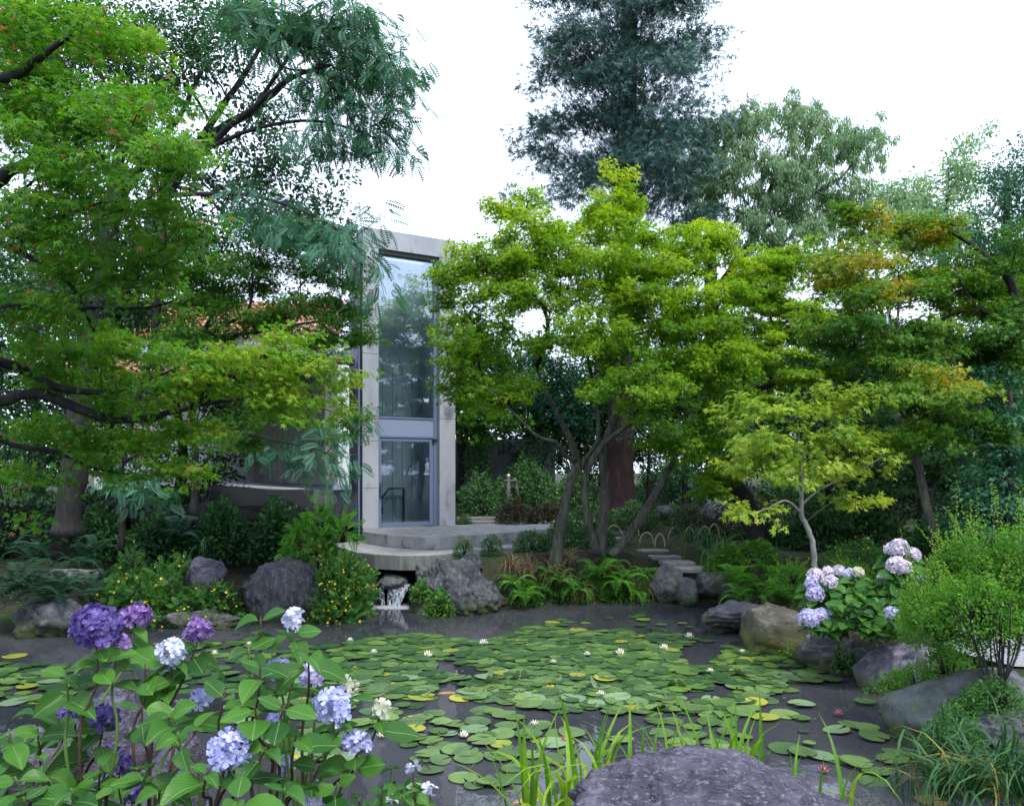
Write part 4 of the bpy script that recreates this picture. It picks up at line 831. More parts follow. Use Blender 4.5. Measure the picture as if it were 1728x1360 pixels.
tree('silk_tree', 'silk tree with feathery blue green fronds reaching over from the upper left', 'tree',
     [[(205, 925, 14.8, .05), (207, 860, 14.8, .05), (206, 780, 14.7, .05), (260, 560, 14.0, .06), (285, 330, 13.4, .06), (350, 250, 13.0, .055), (430, 180, 12.6, .045), (495, 130, 12.4, .035), (560, 110, 12.2, .02)],
      [(350, 250, 13, .04), (440, 215, 12.6, .03), (540, 205, 12.4, .02), (640, 235, 12.2, .012)],
      [(430, 180, 12.6, .03), (520, 60, 12.4, .025), (600, 50, 12.2, .012)],
      [(285, 330, 13.4, .04), (420, 330, 12.6, .03), (540, 370, 12.2, .015), (590, 410, 12, .006)],
      [(206, 780, 14.7, .035), (330, 720, 14, .03), (450, 740, 13.4, .02), (540, 760, 13.2, .01)]],
     [(420, 20, 60, 30, 12.6, .8), (500, 50, 80, 46, 12.4, 1), (590, 70, 70, 46, 12.2, .8), (640, 110, 56, 40, 12.2, .7), (560, 140, 70, 36, 12.4, .8), (650, 180, 40, 24, 12.2, .5), (600, 215, 50, 24, 12.2, .5), (655, 250, 40, 14, 12, .4), (540, 230, 50, 26, 12.4, .6), (600, 10, 60, 30, 12, .6),
      (520, 380, 70, 22, 12.2, .6), (580, 415, 44, 18, 12, .5), (650, 480, 30, 9, 12, .3), (440, 340, 60, 22, 12.6, .6), (600, 370, 40, 14, 12, .4),
      (470, 750, 36, 16, 13.4, .4), (560, 775, 36, 16, 13.2, .4), (240, 810, 60, 14, 14.4, .5), (590, 720, 20, 20, 13, .3)],
     n_cl=135, rc=.40, na=4, nl=6, lr=.28, lsize=.23, tpl=SILK, mat='silk', bark='bark_dark', twig='twig', seed=83, rt=.005, rmax=.03, tdown=.5, droop=.4, njit=.6)
tree('maple_tree', 'fine leaved mid green maple between the left foreground maple and the tower', 'tree',
     [[(325, 870, 14.6, .07), (330, 780, 14.6, .065), (322, 650, 14.5, .06), (325, 605, 14.5, .055), (345, 560, 14.4, .04), (370, 500, 14.2, .02)],
      [(325, 605, 14.5, .045), (360, 560, 14.2, .035), (420, 520, 13.8, .025), (425, 440, 13.6, .012)],
      [(345, 570, 14.4, .04), (440, 560, 13.8, .03), (520, 545, 13.4, .02), (590, 540, 13.2, .01)]],
     [(500, 410, 80, 34, 13.6, .9), (550, 460, 60, 34, 13.2, .7), (430, 460, 80, 40, 14, 1), (540, 510, 80, 30, 13.2, .8), (585, 550, 40, 22, 13, .5), (440, 540, 80, 30, 13.8, .9), (360, 500, 70, 40, 14.4, 1), (560, 570, 70, 22, 13.2, .6), (330, 560, 70, 30, 14.2, .8), (300, 450, 60, 40, 14.6, .8), (590, 700, 18, 40, 13.4, .4), (450, 680, 60, 26, 14, .6), (400, 730, 60, 22, 14, .6)],
     n_cl=120, rc=.42, na=8, nl=40, lr=.2, lsize=.052, mat='maple_green', bark='bark_dark', seed=87, rmax=.025, rt=.003)
# near maple, upper left: big leaves close to the camera
tree('maple_tree', 'near Japanese maple whose red tipped green sprays hang across the upper left', 'tree',
     [[(-330, 1360, 6.0, .16), (-320, 1000, 6.2, .15), (-260, 720, 6.4, .14), (-140, 560, 6.4, .11), (-60, 380, 6.2, .08), (0, 300, 6.0, .05), (60, 270, 5.8, .03)],
      [(-290, 800, 6.4, .11), (-60, 690, 6.8, .07), (0, 677, 6.9, .052), (60, 665, 7.0, .048), (120, 685, 7.1, .044), (185, 708, 7.2, .040), (255, 705, 7.3, .034), (310, 690, 7.4, .024), (400, 675, 7.5, .015), (470, 672, 7.6, .008)],
      [(-270, 740, 6.4, .10), (-60, 610, 6.6, .06), (0, 612, 6.8, .046), (50, 628, 7.0, .040), (90, 652, 7.0, .036), (150, 662, 7.1, .028), (215, 655, 7.2, .016), (300, 620, 7.3, .009)],
      [(185, 708, 7.2, .022), (190, 740, 7.3, .016), (200, 760, 7.3, .012), (260, 760, 7.4, .008)],
      [(-60, 380, 6.2, .05), (0, 410, 6.0, .025), (110, 470, 6, .02), (160, 560, 6.2, .009)],
      [(-140, 560, 6.4, .06), (0, 520, 6.2, .03), (100, 520, 6.2, .02), (240, 520, 6.2, .012), (300, 505, 6.2, .007)],
      [(-200, 640, 6.4, .06), (-60, 200, 6.0, .05), (40, 120, 5.6, .03), (120, 60, 5.5, .015)],
      [(310, 690, 7.4, .016), (400, 640, 7.4, .012), (480, 620, 7.4, .008), (560, 615, 7.4, .005)],
      [(-60, 700, 6.8, .04), (20, 750, 7.0, .025), (90, 762, 7.1, .018), (160, 790, 7.2, .012), (215, 800, 7.3, .007)]],
     [(40, 60, 110, 80, 6, 1), (150, 60, 80, 46, 6.2, .8), (60, 180, 110, 70, 5.8, 1), (220, 60, 40, 30, 6.6, .6), (190, 190, 90, 60, 5.6, .8), (110, 280, 110, 50, 5.6, .8), (240, 270, 70, 36, 5.2, .5), (315, 160, 34, 24, 5, .3), (310, 260, 60, 26, 5, .4), (60, 370, 100, 50, 5.8, .8), (220, 350, 90, 36, 5.6, .6), (330, 260, 36, 20, 4.9, .3), (280, 420, 80, 22, 5.8, .5), (130, 440, 110, 36, 6, .8), (240, 490, 90, 22, 6.2, .5), (80, 520, 110, 30, 6.4, .6), (40, 800, 60, 18, 7.0, .4), (200, 690, 120, 16, 7.2, .5), (330, 380, 40, 14, 5.6, .3),
      (60, 590, 80, 26, 7, .8), (190, 590, 80, 26, 7.2, .7), (150, 640, 110, 22, 7.2, .7), (300, 600, 70, 24, 7.4, .6), (330, 650, 80, 24, 7.3, .6), (430, 600, 70, 20, 7.4, .5), (500, 575, 60, 16, 7.6, .5), (545, 620, 50, 22, 7.5, .4), (450, 650, 80, 24, 7.3, .5), (545, 680, 40, 20, 7.4, .4), (470, 705, 60, 14, 7.3, .4), (60, 720, 60, 26, 7, .5), (150, 740, 70, 24, 7.2, .5), (250, 740, 80, 24, 7.3, .5), (330, 730, 60, 24, 7.3, .5), (260, 790, 60, 14, 7.3, .4), (320, 790, 40, 14, 7.3, .3), (120, 770, 40, 10, 7.1, .3), (12, 885, 26, 7, 6.8, .2), (580, 640, 26, 22, 7.4, .3), (180, 790, 30, 12, 7.2, .3)],
     n_cl=330, rc=.20, na=6, nl=17, lr=.11, lsize=.042, tpl=MA, mat='maple_near', bark='bark_dark', seed=90, rt=.0016, rmax=.012, tc=.03, near_parts=280, njit=.5, thick=.02,
     colfn=lambda Lp, rv, rg: np.where(rg.random(len(Lp)) < .028, 1.0, np.minimum(rv * .7 + .34 * np.clip((Lp[:, 0] + 4.2) / 2.2, 0, 1) * (Lp[:, 1] > 6.4) + .2, .92)))  # yellower, lighter leaves toward the right, making up for shade of crowns overhead
for i, (px, Y, mt, cy) in enumerate(((-80, 22, 'broad_dark', 420), (60, 24, 'broad_dark', 520), (180, 25, 'broad_dark', 560), (300, 27, 'maple_deep', 640), (-200, 18, 'broad_dark', 400))):
    tree('background_tree', ['dark tree beyond the left edge of the bank', 'dark tree behind the thick grey trunk', 'dark tree left of the tiled roof', 'low dark tree in front of the white house', 'dark tree outside the left edge near the shaded bank'][i], 'tree',
         [[(px, 860, Y, .2), (px + 8, 760, Y, .16), (px - 6, 640, Y, .1), (px + 5, 500, Y, .05)]],
         [(px, cy, 130, 150, Y, 2.4), (px, cy + 170, 120, 80, Y - 1, 2), (px, cy + 260, 130, 50, Y - 1.4, 1.8)],
         n_cl=60, rc=.8, na=6, nl=30, lr=.38, lsize=.16, tpl=DI, mat=mt, group='dark trees behind the left bank', seed=100 + i, tc=.2, thick=.1, njit=.9, rmax=.06, rt=.008)

# ------------------------------------------------------------------ bushes
def bush(name, label, cat, blobs, mat, n, lsize, tpl=None, group=None, seed=1, flowers=0, fmat='yellow_petal', fsize=.03, nst=14, twig='twig', outward=.6, updir=.5, jit=.5, spikes=0):
    """blobs: (px0, px1, py0, py1, Y, depth)"""
    rg = np.random.default_rng(seed); tpl = tpl or DI
    B = [(P((b[0] + b[1]) / 2, b[3], b[4]), (b[1] - b[0]) / F * b[4] / 2, b[5] / 2, (b[3] - b[2]) / F * b[4]) for b in blobs]
    base = B[0][0]; root = empty(name, base, label, cat, group); vol = np.array([b[1] * b[3] for b in B]); cnt = np.maximum(10, n * vol / vol.sum()).astype(int)
    parts = []; fl = []; st = []
    for (c, rx, ry, hz), k in zip(B, cnt):
        d = unit(rg.normal(size=(k, 3))); d[:, 2] = np.abs(d[:, 2]) - .12; rad = .55 + .45 * rg.random(k) ** .45
        lump = np.array([mnoise.noise(Vector(x * 3.2 + seed)) for x in d]) * .30 + np.array([mnoise.noise(Vector(x * 8 + seed)) for x in d]) * .14; rad = rad * (1 + lump)
        q = c + d * rad[:, None] * (rx, ry, hz)
        t = d * outward + rg.normal(size=(k, 3)) * jit; t[:, 2] += updir * .3; nn = d * .5 + rg.normal(size=(k, 3)) * .5; nn[:, 2] += .6
        parts.append(scatter(tpl, q - base, t, nn, lsize * rg.uniform(.6, 1.3, k), np.clip(.45 + lump * .9 + rg.normal(size=k) * .16, 0, 1)))
        if flowers:
            kf = max(2, int(flowers * k / n)); d = unit(rg.normal(size=(kf, 3)) + (0, -.6, .2)); d[:, 2] = np.abs(d[:, 2]) - .1; q = c + d * (1.0 + .08 * rg.normal(size=(kf, 1))) * (rx, ry, hz); fl.append(q - base)
        for _ in range(nst):
            e = unit(rg.normal(size=3)); e[2] = abs(e[2]); s0 = c + e * (rx * .12, ry * .12, 0); s1 = c + e * (rx * .85, ry * .85, hz * .9); md = (s0 + s1) / 2 + (0, 0, .08 * hz)
            v, t_ = tube(np.array([s0, md, s1]) - base, [.012, .009, .004], 4); st.append((v, t_, np.zeros(1)))
        for _ in range(int(spikes)):
            a = rg.uniform(-1, 1, 2); s0 = c + (a[0] * rx * .8, a[1] * ry * .6, hz * .75); s1 = s0 + (a[0] * .15 + rg.normal() * .06, rg.normal() * .06, hz * rg.uniform(.25, .55)); kk = 34
            tt = rg.random(kk) ** .8; q = s0 + (s1 - s0) * tt[:, None]; th = rg.random(kk) * 6.28
            parts.append(scatter(tpl, q - base, np.stack([np.cos(th), np.sin(th), np.full(kk, .7)], -1), rg.normal(size=(kk, 3)) + (0, 0, 1), lsize * (1.1 - .5 * tt), np.clip(.85 + rg.normal(size=kk) * .08, 0, 1)))
            v, t_ = tube(np.array([s0, s1]) - base, [.004, .002], 3); st.append((v, t_, np.zeros(1)))
    V, T, _ = join(st); tag(ob('stems', mesh_np('stems', V, T, M[twig]), root), kind='stuff')
    V, T, R = join(parts); tag(ob('foliage', mesh_np('foliage', V, T, M[mat], rnd=R), root), kind='stuff')
    if flowers:
        q = np.concatenate(fl); k = len(q); FT = T_petals(5); V, T, R = scatter(FT, q, rg.normal(size=(k, 3)), rg.normal(size=(k, 3)) * .5 + (0, -.8, .4), fsize * rg.uniform(.6, 1.2, k), np.zeros(k))
        tag(ob('flowers', mesh_np('flowers', V, T, M[fmat]), root), kind='stuff')
    return root
def T_petals(n):
    V, Fc = [(0, 0, 0)], []
    for i in range(n):
        a = 2 * math.pi * i / n; d = .5 * math.pi / n * 1.5; b = len(V)
        V += [(math.cos(a - d) * .7, math.sin(a - d) * .7, .12), (math.cos(a) * 1, math.sin(a) * 1, .1), (math.cos(a + d) * .7, math.sin(a + d) * .7, .12)]; Fc += [(0, b, b + 1), (0, b + 1, b + 2)]
    return np.array(V, float), np.array(Fc)

bush('azalea_bank', 'clipped azalea hedge covering the bank right of the tower', 'hedge', [(772, 850, 790, 868, 24.5, 2.5), (830, 950, 775, 860, 25, 3), (930, 1010, 790, 865, 25.5, 2.5), (780, 830, 740, 800, 26, 1.6), (850, 930, 765, 830, 25.8, 1.5)], 'azalea', 17000, .10, seed=1)
bush('azalea_hedge', 'low reddish leaved hedge at the foot of the azalea bank', 'hedge', [(836, 905, 838, 882, 22.2, 1.2), (890, 965, 842, 880, 22.4, 1.2)], 'azalea_red', 4200, .08, seed=2)
bush('azalea_hedge', 'green hedge behind the maple trunks in front of the redwood', 'hedge', [(955, 1040, 848, 890, 21.5, 1.3), (1030, 1110, 845, 885, 21.8, 1.4), (1100, 1180, 850, 888, 22, 1.4)], 'azalea', 6500, .08, seed=3)
bush('azalea_hedge', 'reddish shrub bed behind the bamboo hoops', 'hedge', [(1130, 1200, 850, 900, 21, 1.4), (1190, 1265, 855, 905, 20.6, 1.6)], 'azalea_red', 3800, .065, seed=4)
bush('clipped_shrub', 'low spreading dark green clipped shrub left of the maple trunks', 'shrub', [(865, 930, 893, 930, 18.4, .8), (915, 1000, 872, 925, 18.9, 1.2), (1000, 1040, 885, 922, 19.4, .8)], 'azalea', 8000, .06, seed=5)
bush('round_shrub', 'small round shrub at the corner of the lower terrace step', 'shrub', [(764, 802, 904, 940, 16.9, .5)], 'azalea', 900, .045, seed=6)
bush('round_shrub', 'small round shrub right of the corner shrub beside the terrace', 'shrub', [(810, 850, 898, 932, 17.6, .5)], 'azalea', 900, .045, seed=7)
bush('fern_bush', 'tuft of fine dark grass like foliage at the tower right corner', 'shrub', [(770, 796, 868, 888, 22, .6)], 'azalea', 500, .09, tpl=LA, seed=8)
bush('layered_shrub', 'low layered bright green maple shrub above the right fern bed', 'shrub', [(1190, 1260, 925, 962, 16, 1), (1235, 1315, 905, 950, 16.2, 1.2), (1210, 1250, 915, 940, 16, .6)], 'maple_green', 4200, .05, tpl=M3, seed=9, outward=1, updir=-.3)
bush('yellow_flowered_shrub', 'spreading shrub dotted with yellow flowers on the left bank', 'shrub', [(150, 300, 955, 1052, 14.4, 1.6), (230, 350, 925, 1040, 14.8, 1.6), (300, 410, 975, 1050, 14.6, 1.3), (200, 240, 915, 990, 15, .8)], 'yellowshrub', 2600, .13, tpl=PINN, seed=10, flowers=150, fsize=.026)
bush('yellow_flowered_shrub', 'tall mounded shrub dotted with yellow flowers spilling over the streaked boulder', 'shrub', [(515, 625, 925, 1050, 15.2, 1.5), (490, 590, 905, 980, 15.6, 1.2), (560, 634, 930, 1010, 15.4, 1.1), (530, 610, 990, 1062, 14.9, .9)], 'yellowshrub', 2800, .12, tpl=PINN, seed=11, flowers=190, fsize=.026)
bush('feathery_shrub', 'light green feathery shoots standing above the shrub left of the terrace', 'shrub', [(478, 560, 872, 940, 15.9, .9), (520, 560, 842, 905, 15.9, .6), (556, 600, 870, 915, 15.9, .6)], 'fern', 420, .24, tpl=FERN, seed=12)
bush('yellow_flowered_shrub', 'shrub with small yellow flowers in front of the shaded grove', 'shrub', [(1395, 1500, 900, 965, 14.8, 1.4), (1480, 1560, 925, 975, 14.6, 1.2)], 'yellowshrub', 3800, .06, seed=13, flowers=60, fsize=.026)
bush('light_shrub', 'light green fine shrub behind the pale young maple trunk', 'shrub', [(1300, 1375, 948, 985, 14, 1), (1385, 1480, 940, 1000, 13.6, 1.2)], 'spirea', 4200, .045, seed=14, spikes=6)
bush('spirea_shrub', 'large airy fine leaved shrub with upright shoots on the right bank', 'shrub',
     [(1535, 1640, 930, 1080, 8.4, 1.4), (1600, 1728, 868, 1060, 7.8, 1.4), (1680, 1800, 850, 1070, 7.4, 1.2), (1580, 1640, 900, 1000, 8.0, .8), (1560, 1720, 960, 1050, 7.3, 1.0), (1530, 1600, 990, 1060, 8.0, .8)], 'spirea', 36000, .034, seed=15, spikes=12, nst=22)
bush('spirea_shrub', 'low fine leaved shrub trailing over the craggy blue violet boulder', 'shrub', [(1500, 1600, 1110, 1180, 8.9, .8), (1560, 1640, 1075, 1150, 8.6, .7), (1480, 1540, 1130, 1165, 9.2, .5)], 'spirea', 5200, .032, seed=16)
bush('spirea_shrub', 'dark fine leaved shrub below the sloping slab on the right', 'shrub', [(1560, 1660, 1180, 1275, 6.6, .6), (1610, 1700, 1150, 1230, 7.0, .7), (1640, 1728, 1140, 1200, 6.8, .6)], 'yellowshrub', 7000, .03, seed=18)
# dark stems of that shrub
st = empty('bare_shrub', P(1690, 1175, 7.0), 'cluster of dark bare stems holding up the fine leaved shrub on the right', 'shrub'); b_ = P(1690, 1175, 7.0); rd = random.Random(9)
for k in range(15):
    x1 = 1690 + rd.uniform(-90, 60); a = P(1690 + rd.uniform(-14, 14), 1178, 7.0); c = P((x1 + 1690) / 2 + rd.uniform(-10, 10), 1110, 7.0 + rd.uniform(-.2, .2)); e = P(x1, 1030 + rd.uniform(-20, 20), 7.1 + rd.uniform(-.4, .4))
    cc = catmull(np.array([a, c, e]), 4); V, T = tube(cc - b_, np.linspace(.011, .004, len(cc)), 6); ob('stem', mesh_np('stem', V, T, M['bark_dark'], smooth=True), st)
# dark undergrowth
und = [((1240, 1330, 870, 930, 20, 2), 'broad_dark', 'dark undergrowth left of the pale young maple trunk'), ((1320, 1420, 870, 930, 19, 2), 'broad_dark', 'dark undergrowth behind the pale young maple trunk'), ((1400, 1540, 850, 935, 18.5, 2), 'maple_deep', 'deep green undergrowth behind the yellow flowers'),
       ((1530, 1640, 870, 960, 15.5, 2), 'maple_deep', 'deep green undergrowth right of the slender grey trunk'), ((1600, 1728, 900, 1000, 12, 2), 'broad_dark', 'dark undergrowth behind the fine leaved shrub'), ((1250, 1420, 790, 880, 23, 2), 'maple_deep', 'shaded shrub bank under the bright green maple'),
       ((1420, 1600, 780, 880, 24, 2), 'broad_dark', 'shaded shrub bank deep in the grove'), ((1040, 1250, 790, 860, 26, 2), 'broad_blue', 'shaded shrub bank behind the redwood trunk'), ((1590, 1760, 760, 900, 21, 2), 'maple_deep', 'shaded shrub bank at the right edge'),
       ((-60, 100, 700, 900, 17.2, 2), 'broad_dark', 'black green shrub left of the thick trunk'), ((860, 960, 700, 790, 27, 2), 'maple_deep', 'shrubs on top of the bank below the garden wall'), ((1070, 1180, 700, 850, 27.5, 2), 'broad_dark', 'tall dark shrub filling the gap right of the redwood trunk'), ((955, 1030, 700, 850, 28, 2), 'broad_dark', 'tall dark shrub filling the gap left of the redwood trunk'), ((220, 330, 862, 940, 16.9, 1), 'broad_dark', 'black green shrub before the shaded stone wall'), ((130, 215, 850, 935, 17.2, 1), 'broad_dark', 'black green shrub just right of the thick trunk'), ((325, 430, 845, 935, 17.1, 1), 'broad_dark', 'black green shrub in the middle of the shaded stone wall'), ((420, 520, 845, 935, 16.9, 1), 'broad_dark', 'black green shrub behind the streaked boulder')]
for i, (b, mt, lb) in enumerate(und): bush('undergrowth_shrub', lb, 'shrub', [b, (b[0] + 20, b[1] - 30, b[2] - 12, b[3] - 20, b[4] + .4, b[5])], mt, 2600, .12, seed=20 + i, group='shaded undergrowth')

# low ground cover over the banks
rg = np.random.default_rng(99); n_ = 150000
gx = rg.uniform(-15, 14, n_); gy = rg.uniform(5, 24, n_); gd = sdist(gx, gy); dens = np.array([mnoise.noise(Vector((x * .8, y * .8, 3))) for x, y in zip(gx, gy)])
inside_t = (gx > -4.6) & (gx < 2.2) & (gy > 16.2) & (gy < 23.5) & (gy - 17.4 > (gx - .2) * .9)
ok = (gd > .03) & (np.abs(gx / gy) < .72) & (rg.random(n_) < np.clip(.42 + dens, .06, 1)) & ~inside_t & ~((gx > 5.1) & (gy < 13.5) & (gy > 8.4))
gx, gy = gx[ok], gy[ok]; k = len(gx); gp = np.stack([gx, gy, H(gx, gy) + rg.uniform(.0, .09, k)], -1)
V, T, Rr = scatter(LA if False else T_diam(.22), gp, rg.normal(size=(k, 3)) * (1, 1, .6) + (0, 0, .5), rg.normal(size=(k, 3)) * .5 + (0, -.3, 1), rg.uniform(.03, .075, k), np.clip(.4 + dens[ok] * .8 + rg.normal(size=k) * .2, 0, 1))
tag(ob('ground_cover', mesh_np('ground_cover', V, T, M['azalea'], rnd=Rr)), 'low leafy ground cover and moss over the banks round the pond', 'ground cover', None, 'stuff')
# ------------------------------------------------------------------ ferns
def frond_mesh(mat, seed, npair=14):
    rg = np.random.default_rng(seed); parts = []; n = 9
    V, Fc = [], []; L_ = 1.
    def cur(t): return np.array((t * (1 - .12 * t), 0, .42 * math.sin(t * 2.2) - .35 * t * t))
    for i in range(npair):
        t = .12 + .86 * i / (npair - 1); o = cur(t); l = .26 * math.sin(math.pi * (.18 + .8 * t)) ** .7
        for s in (1, -1):
            d = np.array((.42, s, -.18)); d /= np.linalg.norm(d); nrm = np.array((1, -.4 * s, 0)) * .034; b = len(V)
            V += [o, o + d * l * .45 + nrm, o + d * l, o + d * l * .45 - nrm]; Fc += [(b, b + 3, b + 2), (b, b + 2, b + 1)]
    for t0 in np.linspace(0, .95, 6):
        b = len(V); p0, p1 = cur(t0), cur(t0 + .17); V += [p0 + (0, .008, 0), p0 - (0, .008, 0), p1]; Fc += [(b, b + 1, b + 2)]
    return mesh_np('frond', np.array(V), np.array(Fc), M[mat], rnd=np.clip(np.full(len(Fc), .3 + .5 * rg.random()) + rg.normal(size=len(Fc)) * .06, 0, 1))
fm = {'fern': [frond_mesh('fern', i) for i in range(4)], 'fern_dark': [frond_mesh('fern_dark', i) for i in range(3)]}
def fern(px, py, Y, size, label, mat='fern', n=11, seed=1, group='ferns'):
    rd = random.Random(seed); c = P(px, py, Y); r = empty('fern', c, label, 'fern', group)
    for k in range(n):
        o = ob('frond', fm[mat][k % len(fm[mat])], r); s = size * rd.uniform(.75, 1.15); o.scale = (s, s, s); o.rotation_euler = (rd.uniform(-.2, .2), rd.uniform(-.6, .35), 2 * math.pi * k / n + rd.uniform(-.3, .3))
    return r
extra_left = [(200, 1045, 14.2, .5, 'dark fern at the waterline under the yellow flowered shrub'), (90, 1010, 13.6, .7, 'broad dark fern behind the low mossy rock'), (-10, 1010, 13.4, .8, 'dark fern cut by the left edge at the waterline'), (170, 985, 15, .6, 'dark fern right of the flat grey stone'), (60, 950, 15.4, .7, 'dark fern behind the flat grey stone'), (390, 1010, 14.9, .5, 'dark fern between the purple brown rock and the streaked boulder'), (300, 905, 16.6, .7, 'dark fern before the shaded stone wall'), (130, 950, 15.6, .6, 'dark fern under the thick trunk on its right')]
gB = 'ferns along the bank under the maple'; gR = 'ferns in the right bed'; gL = 'dark ferns on the left bank'
for i, (px, py, Y, s, lb) in enumerate(extra_left): fern(px, py, Y, s, lb, 'fern_dark', seed=80 + i, group=gL, n=12)
for i, (px, py, Y, s, lb) in enumerate(((868, 985, 16.6, .45, 'fern right behind the great rugged boulder'), (905, 1000, 16.7, .42, 'small fern left end of the bank below the leaning trunk'), (885, 1010, 16.2, .4, 'fern hanging to the water right of the great boulder'),
        (945, 985, 16.8, .48, 'fern directly under the leaning maple trunk'), (975, 995, 16.8, .5, 'yellowish fern beside the dry grass tuft'), (1010, 975, 17.0, .6, 'large bright fern below the twin trunks'), (1045, 985, 17.0, .62, 'largest fern in the middle of the bank'),
        (1075, 1000, 17.1, .5, 'fern at the right end of the bank before the grey boulders'), (1090, 975, 17.2, .4, 'fern tucked left of the upright grey boulder'), (925, 970, 17.0, .4, 'fern above the others left of the leaning trunk'), (1030, 955, 17.4, .45, 'fern at the foot of the twin maple trunks'))):
    fern(px, py, Y, s * 1.1, lb, seed=i, group=gB, n=15)
for i, (px, py, Y, s, lb) in enumerate(((1240, 985, 15.2, .62, 'fern spreading at the left of the right bed'), (1285, 1005, 14.6, .6, 'fern behind the slate overhang rock'), (1330, 1015, 13.8, .6, 'fern above the brown mossy boulder'), (1300, 975, 15.2, .6, 'fern at the back of the right bed'),
        (1350, 980, 14.4, .55, 'fern left of the pale young maple trunk'), (1255, 1012, 14.6, .5, 'fern with fronds hanging over the slate rock'), (1400, 1010, 12.8, .45, 'fern right of the pale young maple trunk'))):
    fern(px, py, Y, s, lb, seed=30 + i, group=gR, n=17)
for i, (px, py, Y, s, lb) in enumerate(((30, 990, 13.6, .8, 'dark fern at the left edge of the bank'), (50, 1000, 13.4, .7, 'dark fern drooping over the mossy rock at far left'), (110, 985, 14.2, .5, 'dark fern left of the yellow flowered shrub'), (20, 930, 14.4, .9, 'tall dark fern in the shade at the left edge'), (160, 930, 16, .7, 'dark fern below the thick grey trunk'), (150, 1000, 14, .5, 'dark fern at the left foot of the yellow flowered shrub'))):
    fern(px, py, Y, s, lb, 'fern_dark', seed=60 + i, group=gL, n=9)

# ------------------------------------------------------------------ blade plants
def blade_mesh(mat, seed, wd=.018, curl=.5, rv=None):
    rg = np.random.default_rng(seed); n = 8; V, Fc = [], []
    for i in range(n):
        t = i / (n - 1); a = curl * t * t * 1.3; x = t * math.sin(a) * 1.0; z = t * math.cos(a * .9); w_ = wd * (1 - t ** 2.2) * (.7 + .6 * min(1, t * 4)) + .0005
        V += [(x, -w_, z), (x + w_ * .35, 0, z), (x, w_, z)]
        if i: k = 3 * i; Fc += [(k - 3, k - 2, k + 1), (k - 3, k + 1, k), (k - 2, k - 1, k + 2), (k - 2, k + 2, k + 1)]
    return mesh_np('blade', np.array(V), np.array(Fc), M[mat], rnd=np.full(len(Fc), rg.random() if rv is None else rv), smooth=True)
bm_iris = [blade_mesh('blade', i, .018, c, .1 + .12 * i) for i, c in enumerate((.1, .25, .45, .2, .9, 1.5))]
bm_dark = [blade_mesh('blade_dark', i + 10, .016, c, rv) for i, (c, rv) in enumerate(((.7, .2), (1.2, .5), (1.6, .6), (2.0, .8), (1.0, .4), (1.4, .98)))]
bm_straw = [blade_mesh('straw', i + 20, .012, c) for i, c in enumerate((.8, 1.3, 1.8))]
def blades(name, label, cat, spots, meshes, hmin, hmax, tilt, seed, group=None, stuffn=0):
    rd = random.Random(seed); r = empty(name, spots[0][0], label, cat, group); b = Vector(spots[0][0])
    for (c, n) in spots:
        for k in range(n):
            o = ob('blade', rd.choice(meshes), r); s = rd.uniform(hmin, hmax); o.scale = (s, s * (1 if s < 1 else .8), s); o.location = Vector(c) - b + Vector((rd.gauss(0, .05), rd.gauss(0, .04), 0))
            o.rotation_euler = (rd.gauss(0, tilt * .5), rd.gauss(tilt * .4, tilt), rd.uniform(0, 6.28))
    return r
blades('iris_plant', 'bright green iris blades rising behind the left shoulder of the violet boulder', 'plant', [(P(890, 1400, 5.6), 8), (P(940, 1390, 5.6), 10), (P(985, 1380, 5.7), 10), (P(1010, 1370, 5.6), 8)], bm_iris, .6, .95, .2, 1, 'iris plants at the near shore')
blades('iris_plant', 'bright green iris blades rising behind the middle of the violet boulder', 'plant', [(P(1085, 1365, 5.8), 5), (P(1120, 1365, 5.8), 6), (P(1165, 1365, 5.8), 6)], bm_iris[:4], .6, .85, .1, 2, 'iris plants at the near shore')
blades('iris_plant', 'dense fan of iris blades behind the right part of the violet boulder', 'plant', [(P(1205, 1380, 5.7), 8), (P(1240, 1385, 5.7), 10), (P(1270, 1390, 5.6), 5)], bm_iris[:4], .65, 1.0, .14, 3, 'iris plants at the near shore')
blades('iris_plant', 'few short iris blades right of the violet boulder', 'plant', [(P(1340, 1400, 5.4), 5), (P(1425, 1385, 5.3), 4)], bm_iris, .45, .7, .12, 4, 'iris plants at the near shore')
blades('grass_clump', 'arching dark green grass clump at the lower right corner', 'grass clump', [(P(1600, 1345, 5.5), 60), (P(1650, 1345, 5.3), 60), (P(1560, 1340, 5.7), 30)], bm_dark, .35, .6, .45, 5, 'grass clumps on the right bank')
blades('grass_clump', 'upright grass clump cut by the right edge', 'grass clump', [(P(1715, 1345, 5.0), 50), (P(1690, 1300, 5.4), 30)], bm_dark[:5], .35, .6, .4, 6, 'grass clumps on the right bank')
blades('grass_clump', 'small green grass clump below the layered rock', 'grass clump', [(P(1600, 1270, 6.2), 40)], bm_dark[:5], .3, .5, .35, 7, 'grass clumps on the right bank')
blades('strap_leaf_plant', 'dark strap leaved plants between the stone steps and the bamboo hoops', 'plant', [(P(1165, 915, 18.6), 30), (P(1190, 925, 18.2), 40), (P(1220, 930, 18.0), 40), (P(1145, 905, 19.2), 24), (P(1205, 948, 17.6), 30)], bm_dark[:5], .45, .75, .5, 8)
